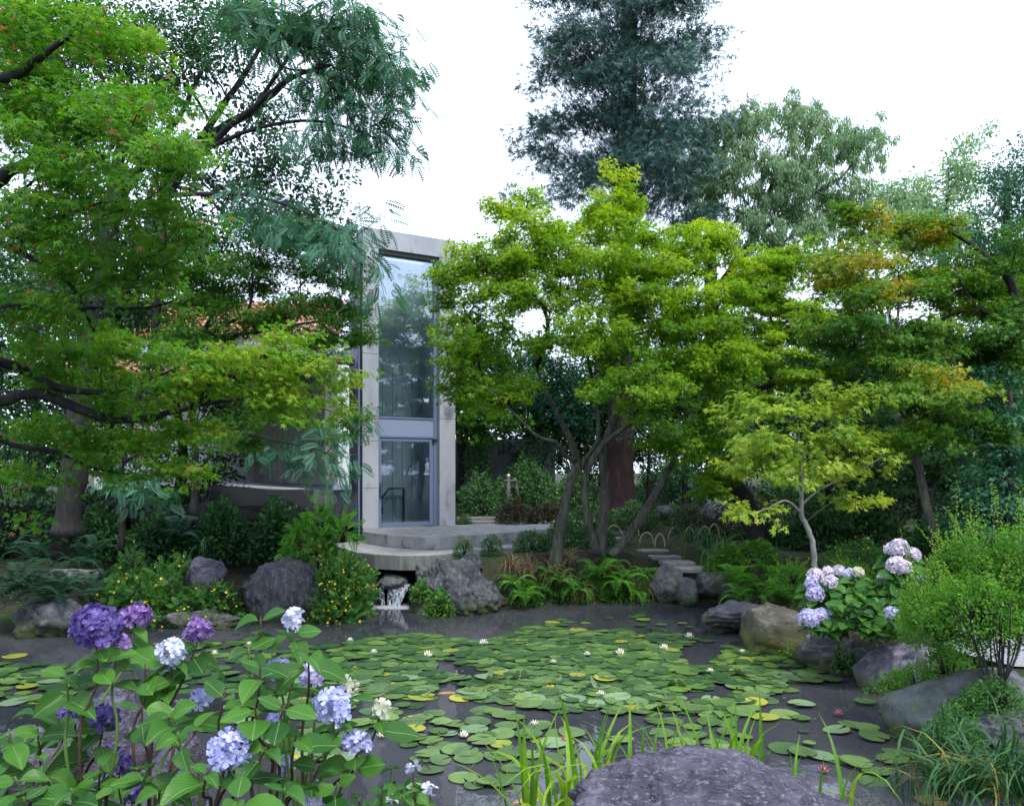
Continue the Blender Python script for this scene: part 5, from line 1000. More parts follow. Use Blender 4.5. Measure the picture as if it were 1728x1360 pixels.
for i, (px, py, Y, lb) in enumerate(((985, 1005, 16.85, 'pale dry sedge tuft at the waterline among the ferns'), (935, 975, 17.0, 'straw coloured grass beside the leaning maple trunk'), (895, 968, 17.1, 'straw coloured grass left of the leaning maple trunk'), (1085, 1000, 17.2, 'small dry grass tuft before the upright boulder'), (960, 950, 17.5, 'dry grass between the maple trunks'), (860, 960, 17.2, 'dry grass above the great rugged boulder'))):
    blades('dry_grass_tuft', lb, 'grass clump', [(P(px, py, Y), 110)], bm_straw, .28, .55, .45, 30 + i, 'dry grass tufts on the bank')
blades('grass_clump', 'dark grass tuft at the foot of the yellow flowered shrub on the left bank', 'grass clump', [(P(345, 930, 16), 16), (P(110, 1000, 14), 30)], bm_dark[:4], .4, .6, .4, 40)

# small climbing leaves on boulders
bush('creeper', 'yellow green creeper hanging from the great rugged boulder', 'plant', [(715, 765, 985, 1042, 15.25, .3), (690, 730, 975, 1010, 15.6, .3)], 'fern', 900, .05, tpl=M3, seed=40)
bush('creeper', 'small leaves sprouting at the base of the brown mossy boulder', 'plant', [(1310, 1350, 1085, 1120, 11.9, .3), (1265, 1300, 1078, 1100, 12.4, .3)], 'fern', 500, .04, seed=41)
bush('creeper', 'leafy sprig hanging down beside the layered grey rock', 'plant', [(1404, 1436, 1080, 1130, 10.8, .3)], 'yellowshrub', 200, .06, tpl=OV, seed=42)
bush('creeper', 'moss and small leaves at the foot of the craggy blue violet boulder', 'plant', [(1450, 1500, 1150, 1180, 10.0, .3), (1495, 1530, 1165, 1195, 9.4, .3)], 'fern', 500, .04, seed=43)
bush('bank_cover', 'mixed green ground cover along the bank edge under the maple', 'plant', [(850, 920, 975, 1034, 16.5, .5), (930, 1080, 960, 1020, 17.1, .5), (910, 1000, 990, 1022, 16.9, .5), (1000, 1100, 985, 1018, 17.1, .6)], 'fern', 5200, .055, tpl=PINN, seed=44)

# ------------------------------------------------------------------ water lilies
def padmat(name, c0, c1, spec=.5):
    m, nt, p, o = newmat(name); L = nt.links.new; oi = N(nt, 'ShaderNodeObjectInfo'); g = N(nt, 'ShaderNodeNewGeometry'); n1 = N(nt, 'ShaderNodeTexNoise'); n1.inputs['Scale'].default_value = 7; n1.inputs['Detail'].default_value = 5; L(g.outputs['Position'], n1.inputs['Vector'])
    a = N(nt, 'ShaderNodeMath', operation='MULTIPLY_ADD'); L(oi.outputs['Random'], a.inputs[0]); a.inputs[1].default_value = .55; b = N(nt, 'ShaderNodeMath', operation='MULTIPLY'); L(n1.outputs['Fac'], b.inputs[0]); b.inputs[1].default_value = .55; L(b.outputs[0], a.inputs[2])
    r = ramp(nt, [c0, tuple((x + y) / 2 for x, y in zip(c0, c1)), c1], [.1, .5, .9]); L(a.outputs[0], r.inputs[0])
    uv = N(nt, 'ShaderNodeTexCoord'); sx = N(nt, 'ShaderNodeSeparateXYZ'); L(uv.outputs['Object'], sx.inputs[0]); at = N(nt, 'ShaderNodeMath', operation='ARCTAN2'); L(sx.outputs[1], at.inputs[0]); L(sx.outputs[0], at.inputs[1])
    s = N(nt, 'ShaderNodeMath', operation='MULTIPLY'); L(at.outputs[0], s.inputs[0]); s.inputs[1].default_value = 11; sn = N(nt, 'ShaderNodeMath', operation='SINE'); L(s.outputs[0], sn.inputs[0]); pw = N(nt, 'ShaderNodeMath', operation='ABSOLUTE'); L(sn.outputs[0], pw.inputs[0])
    bp = N(nt, 'ShaderNodeBump'); bp.inputs['Strength'].default_value = .25; bp.inputs['Distance'].default_value = .01; L(pw.outputs[0], bp.inputs['Height']); L(bp.outputs[0], p.inputs['Normal'])
    L(r.outputs[0], p.inputs['Base Color']); p.inputs['Roughness'].default_value = .32; p.inputs['Specular IOR Level'].default_value = spec; return m
M['pad'] = padmat('pad', (.022, .060, .024), (.15, .24, .065)); M['pad_yellow'] = padmat('pad_yellow', (.16, .24, .03), (.42, .36, .035)); M['pad_pale'] = padmat('pad_pale', (.10, .17, .08), (.20, .29, .15)); M['pad_brown'] = padmat('pad_brown', (.12, .07, .03), (.25, .17, .06))
def pad_geo(rg, curl=0., rim=.03):
    n = 26; V = [(0, 0, .004)]; gap = rg.uniform(.12, .35)
    for ring, rr in ((0, .55), (1, 1.0)):
        for i in range(n + 1):
            a = gap / 2 + (2 * math.pi - gap) * i / n; q = rr * (1 + .03 * math.sin(3 * a + rg.random() * .1 + 1) + (.015 * rg.normal() if ring else 0))
            if ring and (i == 0 or i == n): q *= .93
            z = (.004 if ring == 0 else .006 + rim * (.5 + .5 * math.sin(2 * a + rg.random())))
            x, y = q * math.cos(a), q * math.sin(a)
            if curl and x > .1: z += curl * (x - .1) ** 2; x = .1 + (x - .1) * (1 - .35 * abs(curl))
            V.append((x, y, z))
    T = []
    for i in range(n): T += [(0, 1 + i, 2 + i), (1 + i, n + 2 + i, n + 3 + i), (1 + i, n + 3 + i, 2 + i)]
    return np.array(V), np.array(T)
rg = np.random.default_rng(12)
pads_m = {}
for mt in ('pad', 'pad_yellow', 'pad_pale', 'pad_brown'): pads_m[mt] = [mesh_np('lily_pad', *pad_geo(rg, 0, .03 * (k % 3)), M[mt], smooth=True) for k in range(6)]
curl_m = [mesh_np('lily_pad', *pad_geo(rg, c, .06), M[mt], smooth=True) for c, mt in ((.9, 'pad'), (.6, 'pad'), (1.1, 'pad_pale'), (.8, 'pad'))]
def inpoly(x, y, poly):
    c = False
    for i in range(len(poly)):
        a, b = poly[i], poly[(i + 1) % len(poly)]
        if (a[1] > y) != (b[1] > y) and x < (b[0] - a[0]) * (y - a[1]) / (b[1] - a[1]) + a[0]: c = not c
    return c
REG = [('raft', [(590, 1085), (700, 1072), (830, 1082), (900, 1058), (1010, 1068), (1100, 1062), (1180, 1080), (1260, 1098), (1310, 1128), (1318, 1165), (1270, 1195), (1230, 1215), (1120, 1200), (1000, 1212), (900, 1195), (800, 1180), (640, 1180), (560, 1150), (560, 1110)], 1700, .47, 'green lily pad packed in the dense raft across the middle of the pond'),
       ('left', [(-60, 1128), (60, 1118), (140, 1128), (150, 1165), (60, 1190), (-60, 1195)], 80, .5, 'green lily pad in the raft at the far left behind the purple hydrangea'),
       ('behind', [(290, 1085), (440, 1072), (560, 1085), (580, 1150), (640, 1185), (640, 1240), (560, 1300), (400, 1290), (300, 1200)], 150, .6, 'lily pad glimpsed behind the stems of the blue hydrangea'),
       ('near', [(640, 1185), (860, 1200), (960, 1225), (1000, 1262), (900, 1300), (860, 1345), (740, 1330), (700, 1270), (640, 1240)], 60, .75, 'lily pad in the loose near group between the blue hydrangea and the iris'),
       ('mid', [(1090, 1215), (1240, 1215), (1270, 1250), (1220, 1290), (1100, 1270), (1010, 1240)], 16, .95, 'lily pad just behind the iris blades and the violet boulder'),
       ('back', [(900, 1045), (1080, 1040), (1190, 1052), (1170, 1062), (1000, 1066), (900, 1060)], 14, 1, 'lily pad in the thin band at the back of the pond'),
       ('right', [(1265, 1095), (1300, 1090), (1345, 1108), (1385, 1126), (1420, 1150), (1360, 1160), (1310, 1140)], 16, .85, 'lily pad in the row beside the right bank boulders')]
pads = []
def try_pad(px, py, r, key, mind):
    X, Y = W(px, py)
    for (x, y, q, *_) in pads:
        if (x - X) ** 2 + (y - Y) ** 2 < ((q + r) * .5 * mind) ** 2 * 1.3: return False
    if sdist(np.array([X]), np.array([Y]))[0] > -.12: return False
    pads.append((X, Y, r, key, None)); return True
manual = [(1352, 1190, 27), (1290, 1182, 27), (1330, 1165, 20), (1460, 1187, 20), (1503, 1204, 22), (1325, 1207, 30), (1290, 1212, 28), (1352, 1215, 18), (1440, 1224, 28), (1412, 1234, 26), (1462, 1232, 24), (1475, 1247, 28), (1520, 1243, 26), (1328, 1266, 34), (1355, 1274, 28), (1385, 1278, 28), (1410, 1282, 26), (1445, 1291, 30), (1512, 1272, 24), (1505, 1285, 30),
          (1480, 1305, 30), (1537, 1278, 26), (1475, 1320, 30), (1368, 1144, 26), (1330, 1144, 34), (1400, 1148, 24), (1366, 1258, 12), (1356, 1236, 10), (700, 1192, 20), (745, 1222, 20), (770, 1260, 24), (690, 1258, 18), (700, 1330, 18), (820, 1325, 20), (25, 1108, 22), (60, 1230, 0)]
for px, py, r in manual:
    if r: X, Y = W(px, py); pads.append((X, Y, .88 * r / F * Y, 'open', None))
rgp = random.Random(5)
for key, poly, n, mind, lb in REG:
    x0, x1 = min(p_[0] for p_ in poly), max(p_[0] for p_ in poly); y0, y1 = min(p_[1] for p_ in poly), max(p_[1] for p_ in poly); k = t = 0
    while k < n and t < 40000:
        t += 1; px = rgp.uniform(x0, x1)
        Ya = EYE * F / (y0 - 797); Yb = EYE * F / (y1 - 797); py = 797 + EYE * F / rgp.uniform(Yb, Ya)
        if inpoly(px, py, poly) and (key != 'raft' or mnoise.noise(Vector((px * .012, py * .03, 1.5))) > -.38) and try_pad(px, py, (.08 + .09 * rgp.random() ** 1.3) if key in ('raft', 'back') else rgp.uniform(.095, .16), key, mind): k += 1
FLS = [(591, 1078, 'at the back left of the pond'), (631, 1098, 'left of the raft edge'), (816, 1084, 'at the back of the raft in the centre'), (722, 1104, 'on the raft nearer than the back centre flower'), (991, 1102, 'half closed on the right half of the raft'), (1047, 1100, 'beside an upturned pad right of centre'), (1163, 1072, 'at the back right of the raft'), (1121, 1092, 'large and open on the right of the raft'),
       (934, 1116, 'yellowish bud in the centre of the raft'), (1253, 1098, 'small near the right bank boulders'), (1199, 1131, 'beside brown bud at the right end of the raft'), (1014, 1170, 'pale bud in the near part of the raft'), (783, 1240, 'upright bud in the near group of pads'), (902, 1222, 'small in the near open water'), (645, 1240, 'beside the blue hydrangea'), (420, 1085, 'behind the blue hydrangea leaves'), (314, 1130, 'behind the pale hydrangea head'), (362, 1100, 'small behind the left hydrangea')]
PFLS = ((1415, 1203, 'floating in open water at the right'), (1390, 1300, 'near the bottom right pads'), (953, 1248, 'closed beside the near pads left of the iris'))
lab = {'raft': 'lily pad packed in the dense raft across the middle of the pond', 'left': 'lily pad in the far left raft behind the purple hydrangea', 'behind': 'lily pad glimpsed behind the stems of the blue hydrangea', 'near': 'lily pad in the loose group between blue hydrangea and iris',
       'mid': 'lily pad just behind the iris blades and violet boulder', 'back': 'lily pad in the thin band at the back of the pond', 'right': 'lily pad in the row beside the right bank boulders', 'open': 'lily pad floating in open water before the right bank'}
gname = {'raft': ' of the middle raft', 'left': ' of the far left raft', 'behind': ' behind the hydrangea', 'near': ' of the near group', 'mid': ' behind the iris', 'back': ' at the back', 'right': ' along the right bank', 'open': ' in open water'}
vis = sorted(range(len(pads)), key=lambda i: -pads[i][2] / pads[i][1] ** 1.5); rest = []
own = {}; top = set(vis[:290])
marks = [(W(px, py + 6), 'white flower ' + d) for px, py, d in FLS] + [(W(px, py + 6), 'pink flower ' + d) for px, py, d in PFLS] + [(W(px, py), 'golden koi' if i == 0 else 'small koi left of the golden one') for i, (px, py) in enumerate(((765, 1170), (722, 1156)))] \
    + [(W(1310, 1118), 'brown mossy boulder'), (W(1395, 1140), 'layered rock with the hollow'), (W(1500, 1196), 'craggy blue violet boulder'), (W(1545, 1245), 'smooth sloping slab'), (W(1215, 1062), 'overhanging slate rock')]
for (mx_, my_), nm in marks:
    for dn, dv in (('left of', (-1, 0)), ('right of', (1, 0)), ('nearer than', (0, -1)), ('beyond', (0, 1))):
        c = []
        for i in top:
            if i in own: continue
            ex, ey = pads[i][0] - mx_, pads[i][1] - my_; q = math.hypot(ex, ey)
            if q < .75 and (ex * dv[0] + ey * dv[1]) > .72 * q: c.append((q, i))
        if c: own[min(c)[1]] = dn + ' the ' + nm
for rank, i in enumerate(vis):
    X, Y, r, key, _ = pads[i]; rv = rgp.random(); mt = 'pad' if rv < .80 else ('pad_pale' if rv < .972 else 'pad_yellow'); z = .004 + rgp.random() * .036; rz = rgp.uniform(0, 6.28)
    if rank < 290:
        cu = key == 'raft' and rgp.random() < .13
        o = ob('lily_pad', rgp.choice(curl_m) if cu else rgp.choice(pads_m[mt]), None, (X, Y, z)); o.scale = (r, r * rgp.uniform(.88, 1), r); o.rotation_euler = (rgp.gauss(0, .05), rgp.gauss(0, .05), rz)
        ad = 'curled ' if cu else {'pad': 'green ', 'pad_pale': 'pale ', 'pad_yellow': 'yellowing '}[mt]
        if key == 'raft': part = ('nearer ' if Y < 11.2 else ('middle ' if Y < 12.8 else 'farther ')) + ('left' if X < -.6 else ('central' if X < 1.4 else 'right')); reg = 'lily pad in the ' + part + ' part of the dense raft'; gn = ' of the raft, ' + part
        elif key in ('behind', 'near'): part = 'nearer' if Y < (10.5 if key == 'behind' else 8.4) else 'farther'; reg = lab[key].replace('lily pad', 'lily pad, ' + part + ' half,') if key == 'near' else 'lily pad glimpsed behind the blue hydrangea stems, ' + part + ' half'; gn = gname[key] + ', ' + part
        else: reg = lab[key]; gn = gname[key]
        l = ad + ('lily pad ' + own[i] if i in own else reg)
        tag(o, ' '.join(l.split()[:16]), 'lily pad', ad + 'lily pads' + gn)
    else:
        V, T = pad_geo(rg, 0, .02); c, s = math.cos(rz), math.sin(rz); V = np.stack([(V[:, 0] * c - V[:, 1] * s) * r + X, (V[:, 0] * s + V[:, 1] * c) * r + Y, V[:, 2] * r + z], -1); rest.append((V, T, np.full(len(T), .99 if mt == 'pad_yellow' else rgp.random() * .9)))
V, T, R = join(rest); tag(ob('lily_pads', mesh_np('lily_pads', V, T, M['pad_stuff'], rnd=R, smooth=True)), 'small distant and half hidden lily pads of the raft', 'lily pads', None, 'stuff')
X, Y = W(1572, 1352); o = ob('lily_pad', pads_m['pad_brown'][0], None, (X, Y, .01)); o.scale = (.13,) * 3; tag(o, 'brown withered lily pad under the grass clump at the lower right', 'lily pad')
# lily flowers
M['lily_white'] = plain('lily_white', (.80, .80, .72), .4); M['lily_pink'] = plain('lily_pink', (.50, .12, .28), .4); M['stamen'] = plain('stamen', (.75, .45, .05), .6)
def lily_meshes(mat):
    V, T = [], []
    for ring, (n, tilt, l) in enumerate(((8, .35, 1), (8, .8, .9), (6, 1.15, .75))):
        for i in range(n):
            a = 2 * math.pi * (i + .5 * ring) / n; d = np.array((math.cos(a) * math.cos(tilt), math.sin(a) * math.cos(tilt), math.sin(tilt))); s = np.array((-math.sin(a), math.cos(a), 0)) * .16 * l; u_ = np.array((0, 0, .08)); b = len(V)
            V += [(0, 0, .05), d * l * .5 + s - u_, d * l * 1.0 + u_ * .5, d * l * .5 - s - u_, d * l * .5 - u_ * 1.6]; T += [(b, b + 4, b + 1), (b, b + 3, b + 4), (b + 4, b + 2, b + 1), (b + 4, b + 3, b + 2)]
    return mesh_np('petals', np.array(V), np.array(T), M[mat])
lw, lp = lily_meshes('lily_white'), lily_meshes('lily_pink'); V, T = tube([(0, 0, .05), (0, 0, .4), (0, 0, .42)], [.22, .26, .05], 10); ls = mesh_np('stamens', V, T, M['stamen'])
for i, (px, py, d) in enumerate(FLS):
    X, Y = W(px, py + 6); s = .10 if i in (2, 6, 7, 5, 3) else .07; f = empty('water_lily_flower', (X, Y, .02), 'white water lily flower ' + d, 'flower', 'white water lily flowers'); f.scale = (s, s, s * 1.3)
    ob('petals', lw, f); ob('stamens', ls, f)
for px, py, d in PFLS:
    X, Y = W(px, py + 6); f = empty('water_lily_flower', (X, Y, .02), 'pink water lily flower ' + d, 'flower', 'pink water lily flowers'); f.scale = (.065, .065, .095); ob('petals', lp, f); ob('stamens', ls, f)
# koi
M['koi_orange'] = noisemat('koi_orange', [(.26, .13, .03), (.38, .22, .06)], 8, bump=.1, rough=.3); M['koi_red'] = noisemat('koi_red', [(.22, .06, .03), (.35, .12, .06)], 8, bump=.1, rough=.3)
for i, (px, py, ln, rz, mt, lb) in enumerate(((765, 1170, .5, .1, 'koi_orange', 'golden orange koi swimming just left of the raft centre'), (722, 1156, .26, -.2, 'koi_red', 'small reddish koi near the golden koi'), (850, 1163, .24, .2, 'koi_red', 'reddish koi under pads in the centre of the raft'), (1462, 1262, .22, .6, 'koi_red', 'small red koi among the right hand pads'), (905, 1352, .5, .2, 'koi_orange', 'ochre koi at the bottom edge beside the violet boulder'))):
    X, Y = W(px, py); k = empty('koi', (X, Y, -.022), lb, 'fish', 'koi in the pond', rz); t = np.linspace(0, 1, 9); rad = .09 * ln * np.array([.25, .75, 1, 1, .9, .7, .5, .3, .2]) * 1.1
    V, T = tube(np.stack([t * ln - ln / 2, .03 * np.sin(t * 4) * ln * 3, t * 0 - .01], -1), rad, 10); ob('body', mesh_np('body', V, T, M[mt], smooth=True), k)
    ob('tail', mesh_py('tail', [(ln / 2 - .02, -.05 * ln, 0), (ln / 2 + .2 * ln, -.2 * ln, .005), (ln / 2 + .12 * ln, -.05 * ln, .005), (ln / 2 + .2 * ln, .1 * ln, .005)], [(0, 1, 2, 3)], M[mt]), k)
    for s in (1, -1): ob('fin', mesh_py('fin', [(-.2 * ln, s * .08 * ln, 0), (-.12 * ln, s * .2 * ln, 0), (-.05 * ln, s * .09 * ln, 0)], [(0, 1, 2)], M[mt]), k)

# ------------------------------------------------------------------ hydrangeas
def hleafmat(name, c0, c1):
    m, nt, p, o = newmat(name); L = nt.links.new; uv = N(nt, 'ShaderNodeUVMap'); s = N(nt, 'ShaderNodeSeparateXYZ'); L(uv.outputs[0], s.inputs[0])
    av = N(nt, 'ShaderNodeMath', operation='ABSOLUTE'); L(s.outputs[1], av.inputs[0])
    k = N(nt, 'ShaderNodeMath', operation='MULTIPLY_ADD'); L(av.outputs[0], k.inputs[0]); k.inputs[1].default_value = -.75; L(s.outputs[0], k.inputs[2])
    f = N(nt, 'ShaderNodeMath', operation='MULTIPLY'); L(k.outputs[0], f.inputs[0]); f.inputs[1].default_value = 44; sn = N(nt, 'ShaderNodeMath', operation='SINE'); L(f.outputs[0], sn.inputs[0])
    vr = N(nt, 'ShaderNodeMapRange'); vr.inputs[1].default_value = .86; vr.inputs[2].default_value = 1; L(sn.outputs[0], vr.inputs[0])
    mr = N(nt, 'ShaderNodeMapRange'); mr.inputs[1].default_value = .045; mr.inputs[2].default_value = .01; L(av.outputs[0], mr.inputs[0])
    mxv = N(nt, 'ShaderNodeMath', operation='MAXIMUM'); v2 = N(nt, 'ShaderNodeMath', operation='MULTIPLY'); L(vr.outputs[0], v2.inputs[0]); v2.inputs[1].default_value = .35; L(v2.outputs[0], mxv.inputs[0]); L(mr.outputs[0], mxv.inputs[1])
    oi = N(nt, 'ShaderNodeObjectInfo'); r = ramp(nt, [c0, c1], [0, 1]); g = N(nt, 'ShaderNodeNewGeometry'); n1 = N(nt, 'ShaderNodeTexNoise'); n1.inputs['Scale'].default_value = 14; L(g.outputs['Position'], n1.inputs['Vector'])
    ad = N(nt, 'ShaderNodeMath', operation='MULTIPLY_ADD'); L(n1.outputs['Fac'], ad.inputs[0]); ad.inputs[1].default_value = .35; L(oi.outputs['Random'], ad.inputs[2]); sb = N(nt, 'ShaderNodeMath', operation='SUBTRACT'); L(ad.outputs[0], sb.inputs[0]); sb.inputs[1].default_value = .17; L(sb.outputs[0], r.inputs[0])
    mc = N(nt, 'ShaderNodeMixRGB'); L(mxv.outputs[0], mc.inputs[0]); L(r.outputs[0], mc.inputs[1]); mc.inputs[2].default_value = (.22, .36, .10, 1); L(mc.outputs[0], p.inputs['Base Color'])
    bp = N(nt, 'ShaderNodeBump'); bp.inputs['Strength'].default_value = .5; bp.inputs['Distance'].default_value = .004; bp.invert = True; L(mxv.outputs[0], bp.inputs['Height']); L(bp.outputs[0], p.inputs['Normal'])
    p.inputs['Roughness'].default_value = .4; p.inputs['Specular IOR Level'].default_value = .3
    t = N(nt, 'ShaderNodeBsdfTranslucent'); L(mc.outputs[0], t.inputs[0]); mx = N(nt, 'ShaderNodeMixShader'); mx.inputs[0].default_value = .35; L(p.outputs[0], mx.inputs[1]); L(t.outputs[0], mx.inputs[2]); L(mx.outputs[0], o.inputs[0]); return m
M['hleaf'] = hleafmat('hleaf', (.012, .075, .010), (.065, .20, .018)); M['hleaf_dark'] = hleafmat('hleaf_dark', (.012, .06, .02), (.03, .12, .028))
def hleaf(mat, seed, fold=.12, bend=.35, wd=.33):
    rg = np.random.default_rng(seed); n, mth = 13, 3; V, UV = [], []
    for i in range(n):
        t = i / (n - 1); w_ = wd * math.sin(math.pi * t ** .85) ** .8 * (1 + .12 * (1 - t)) * (1 if i % 2 else .95) + (.002 if t == 1 else .012 * (t == 0)); a = bend * t
        for j in range(-mth, mth + 1):
            s = j / mth; x = .12 + t * (1 - .1 * bend * t) - .02 * abs(s) ; z = -bend * t * t * .5 + fold * abs(s) * w_ * 2 + .012 * math.sin(9 * t + 3 * s + seed); V.append((x, s * w_, z)); UV.append((t, s * w_ / wd))
    T = []; k = 2 * mth + 1
    for i in range(n - 1):
        for j in range(k - 1): a = i * k + j; T += [(a, a + k, a + k + 1), (a, a + k + 1, a + 1)]
    b = len(V); V += [(0, .008, .01), (0, -.008, .01), (.14, .008, 0), (.14, -.008, 0)]; UV += [(0, 0)] * 4; T += [(b, b + 1, b + 3), (b, b + 3, b + 2)]
    return mesh_np('leaf', np.array(V), np.array(T), M[mat], uv=UV, smooth=True)
HL = [hleaf('hleaf', i, f, b, w_) for i, (f, b, w_) in enumerate(((.1, .3, .33), (.25, .6, .30), (.05, .15, .36), (.35, .9, .31), (.18, .45, .34)))]
HLD = [hleaf('hleaf_dark', i, f, b, w_) for i, (f, b, w_) in enumerate(((.1, .3, .33), (.25, .6, .30), (.05, .2, .36)))]
def petalmat(name, cols, sc_=55):
    m, nt, p, o = newmat(name); L = nt.links.new; g = N(nt, 'ShaderNodeNewGeometry'); n1 = N(nt, 'ShaderNodeTexNoise'); n1.inputs['Scale'].default_value = sc_; n1.inputs['Detail'].default_value = 2; L(g.outputs['Position'], n1.inputs['Vector'])
    r = ramp(nt, cols, [.3 + .4 * i / (len(cols) - 1) for i in range(len(cols))]); L(n1.outputs['Fac'], r.inputs[0]); L(r.outputs[0], p.inputs['Base Color']); p.inputs['Roughness'].default_value = .6; p.inputs['Specular IOR Level'].default_value = .2
    t = N(nt, 'ShaderNodeBsdfTranslucent'); L(r.outputs[0], t.inputs[0]); mx = N(nt, 'ShaderNodeMixShader'); mx.inputs[0].default_value = .3; L(p.outputs[0], mx.inputs[1]); L(t.outputs[0], mx.inputs[2]); L(mx.outputs[0], o.inputs[0]); return m
PM = {'purple': petalmat('petal_purple', [(.045, .03, .15), (.11, .075, .28), (.22, .15, .40)]), 'violet': petalmat('petal_violet', [(.10, .05, .20), (.22, .12, .36), (.42, .25, .50)]), 'blue': petalmat('petal_blue', [(.26, .28, .58), (.46, .47, .76), (.70, .70, .88)]),
      'pale': petalmat('petal_pale', [(.42, .46, .72), (.62, .64, .80), (.78, .78, .86)]), 'cream': petalmat('petal_cream', [(.42, .46, .30), (.60, .60, .44), (.72, .70, .62)]), 'pink': petalmat('petal_pink', [(.50, .42, .58), (.72, .64, .74), (.84, .80, .84)], 30), 'lilac': petalmat('petal_lilac', [(.36, .34, .62), (.56, .53, .78), (.76, .73, .88)], 30)}
def floret(mat, seed=0, wilt=0):
    V, T = [(0, 0, 0)], []; rg = np.random.default_rng(seed)
    for i in range(4):
        a = math.pi / 2 * i + rg.normal() * .1; d = np.array((math.cos(a), math.sin(a), 0)); s = np.array((-d[1], d[0], 0)); b = len(V); up = np.array((0, 0, 1.)); k = .18 + .1 * rg.random() + wilt
        V += [d * .35 + s * .30 + up * .1, d * .72 + s * .44 + up * k, d * 1.0 + s * .12 + up * k * .8, d * 1.0 - s * .14 + up * k * .8, d * .72 - s * .44 + up * k, d * .35 - s * .30 + up * .1, d * .65 + up * .05]; c = b + 6
        T += [(0, c, b), (b, c, b + 1), (b + 1, c, b + 2), (b + 2, c, b + 3), (b + 3, c, b + 4), (b + 4, c, b + 5), (0, b + 5, c)]
    return np.array(V), np.array(T)
FLG = [floret(None, i, .15 * (i % 2)) for i in range(4)]
FLM = {k: [mesh_np('floret', *g_, m_) for g_ in FLG] for k, m_ in PM.items()}
nfl = 0
def head(parent, c, r, kind, sep=False, squash=(1, 1, 1), facing=None, fs=.019, seed=1, open_=1.0):
    """flower head: c relative to parent"""
    rd = random.Random(seed); n = int(24 * (r / fs) ** 2 * .26 * open_); c = Vector(c)
    V, T = tube([(0, 0, -r * .9), (0, 0, 0), (0, 0, r * .55), (0, 0, r * .6)], [.004, r * .25, r * .5, .01], 8); core = ob('flower_head', mesh_np('flower_head', V, T, PM[kind]), parent, c); parts = []
    sq = Vector(squash)
    for i in range(n):
        z = 1 - 1.62 * (i + .5) / n; a = i * 2.39996 + rd.uniform(-.2, .2); q = math.sqrt(max(0, 1 - z * z)); d = Vector((q * math.cos(a), q * math.sin(a), z)); rr_ = r * (.93 + rd.uniform(-.13, .09)); p_ = Vector((d.x * sq.x, d.y * sq.y, d.z * sq.z)) * rr_
        nn = (d + Vector((rd.gauss(0, .28), rd.gauss(0, .28), rd.gauss(0, .28)))).normalized(); s = fs * rd.uniform(.8, 1.2)
        t = nn.orthogonal().normalized(); ang = rd.uniform(0, 6.28); t = (Matrix.Rotation(ang, 3, nn) @ t); bb = nn.cross(t)
        if sep:
            o = ob('floret', FLM[kind][i % 4], core); o.matrix_local = Matrix.Translation(p_) @ Matrix((t, bb, nn)).transposed().to_4x4() @ Matrix.Scale(s, 4)
        else:
            g_ = FLG[i % 4]; R = np.array(Matrix((t, bb, nn)).transposed()); parts.append((g_[0] @ R.T * s + np.array(p_), g_[1], np.zeros(1)))
    if parts: V, T, _ = join(parts); tag(ob('florets', mesh_np('florets', V, T, PM[kind]), core), kind='stuff')
    return core
def put_leaf(parent, p_, d, nrm, s, meshes, rd):
    t = Vector(d).normalized(); nn = Vector(nrm); nn = (nn - nn.dot(t) * t).normalized(); bb = nn.cross(t); o = ob('leaf', rd.choice(meshes), parent)
    o.matrix_local = Matrix.Translation(Vector(p_)) @ Matrix((t, bb, nn)).transposed().to_4x4() @ Matrix.Scale(s, 4); return o
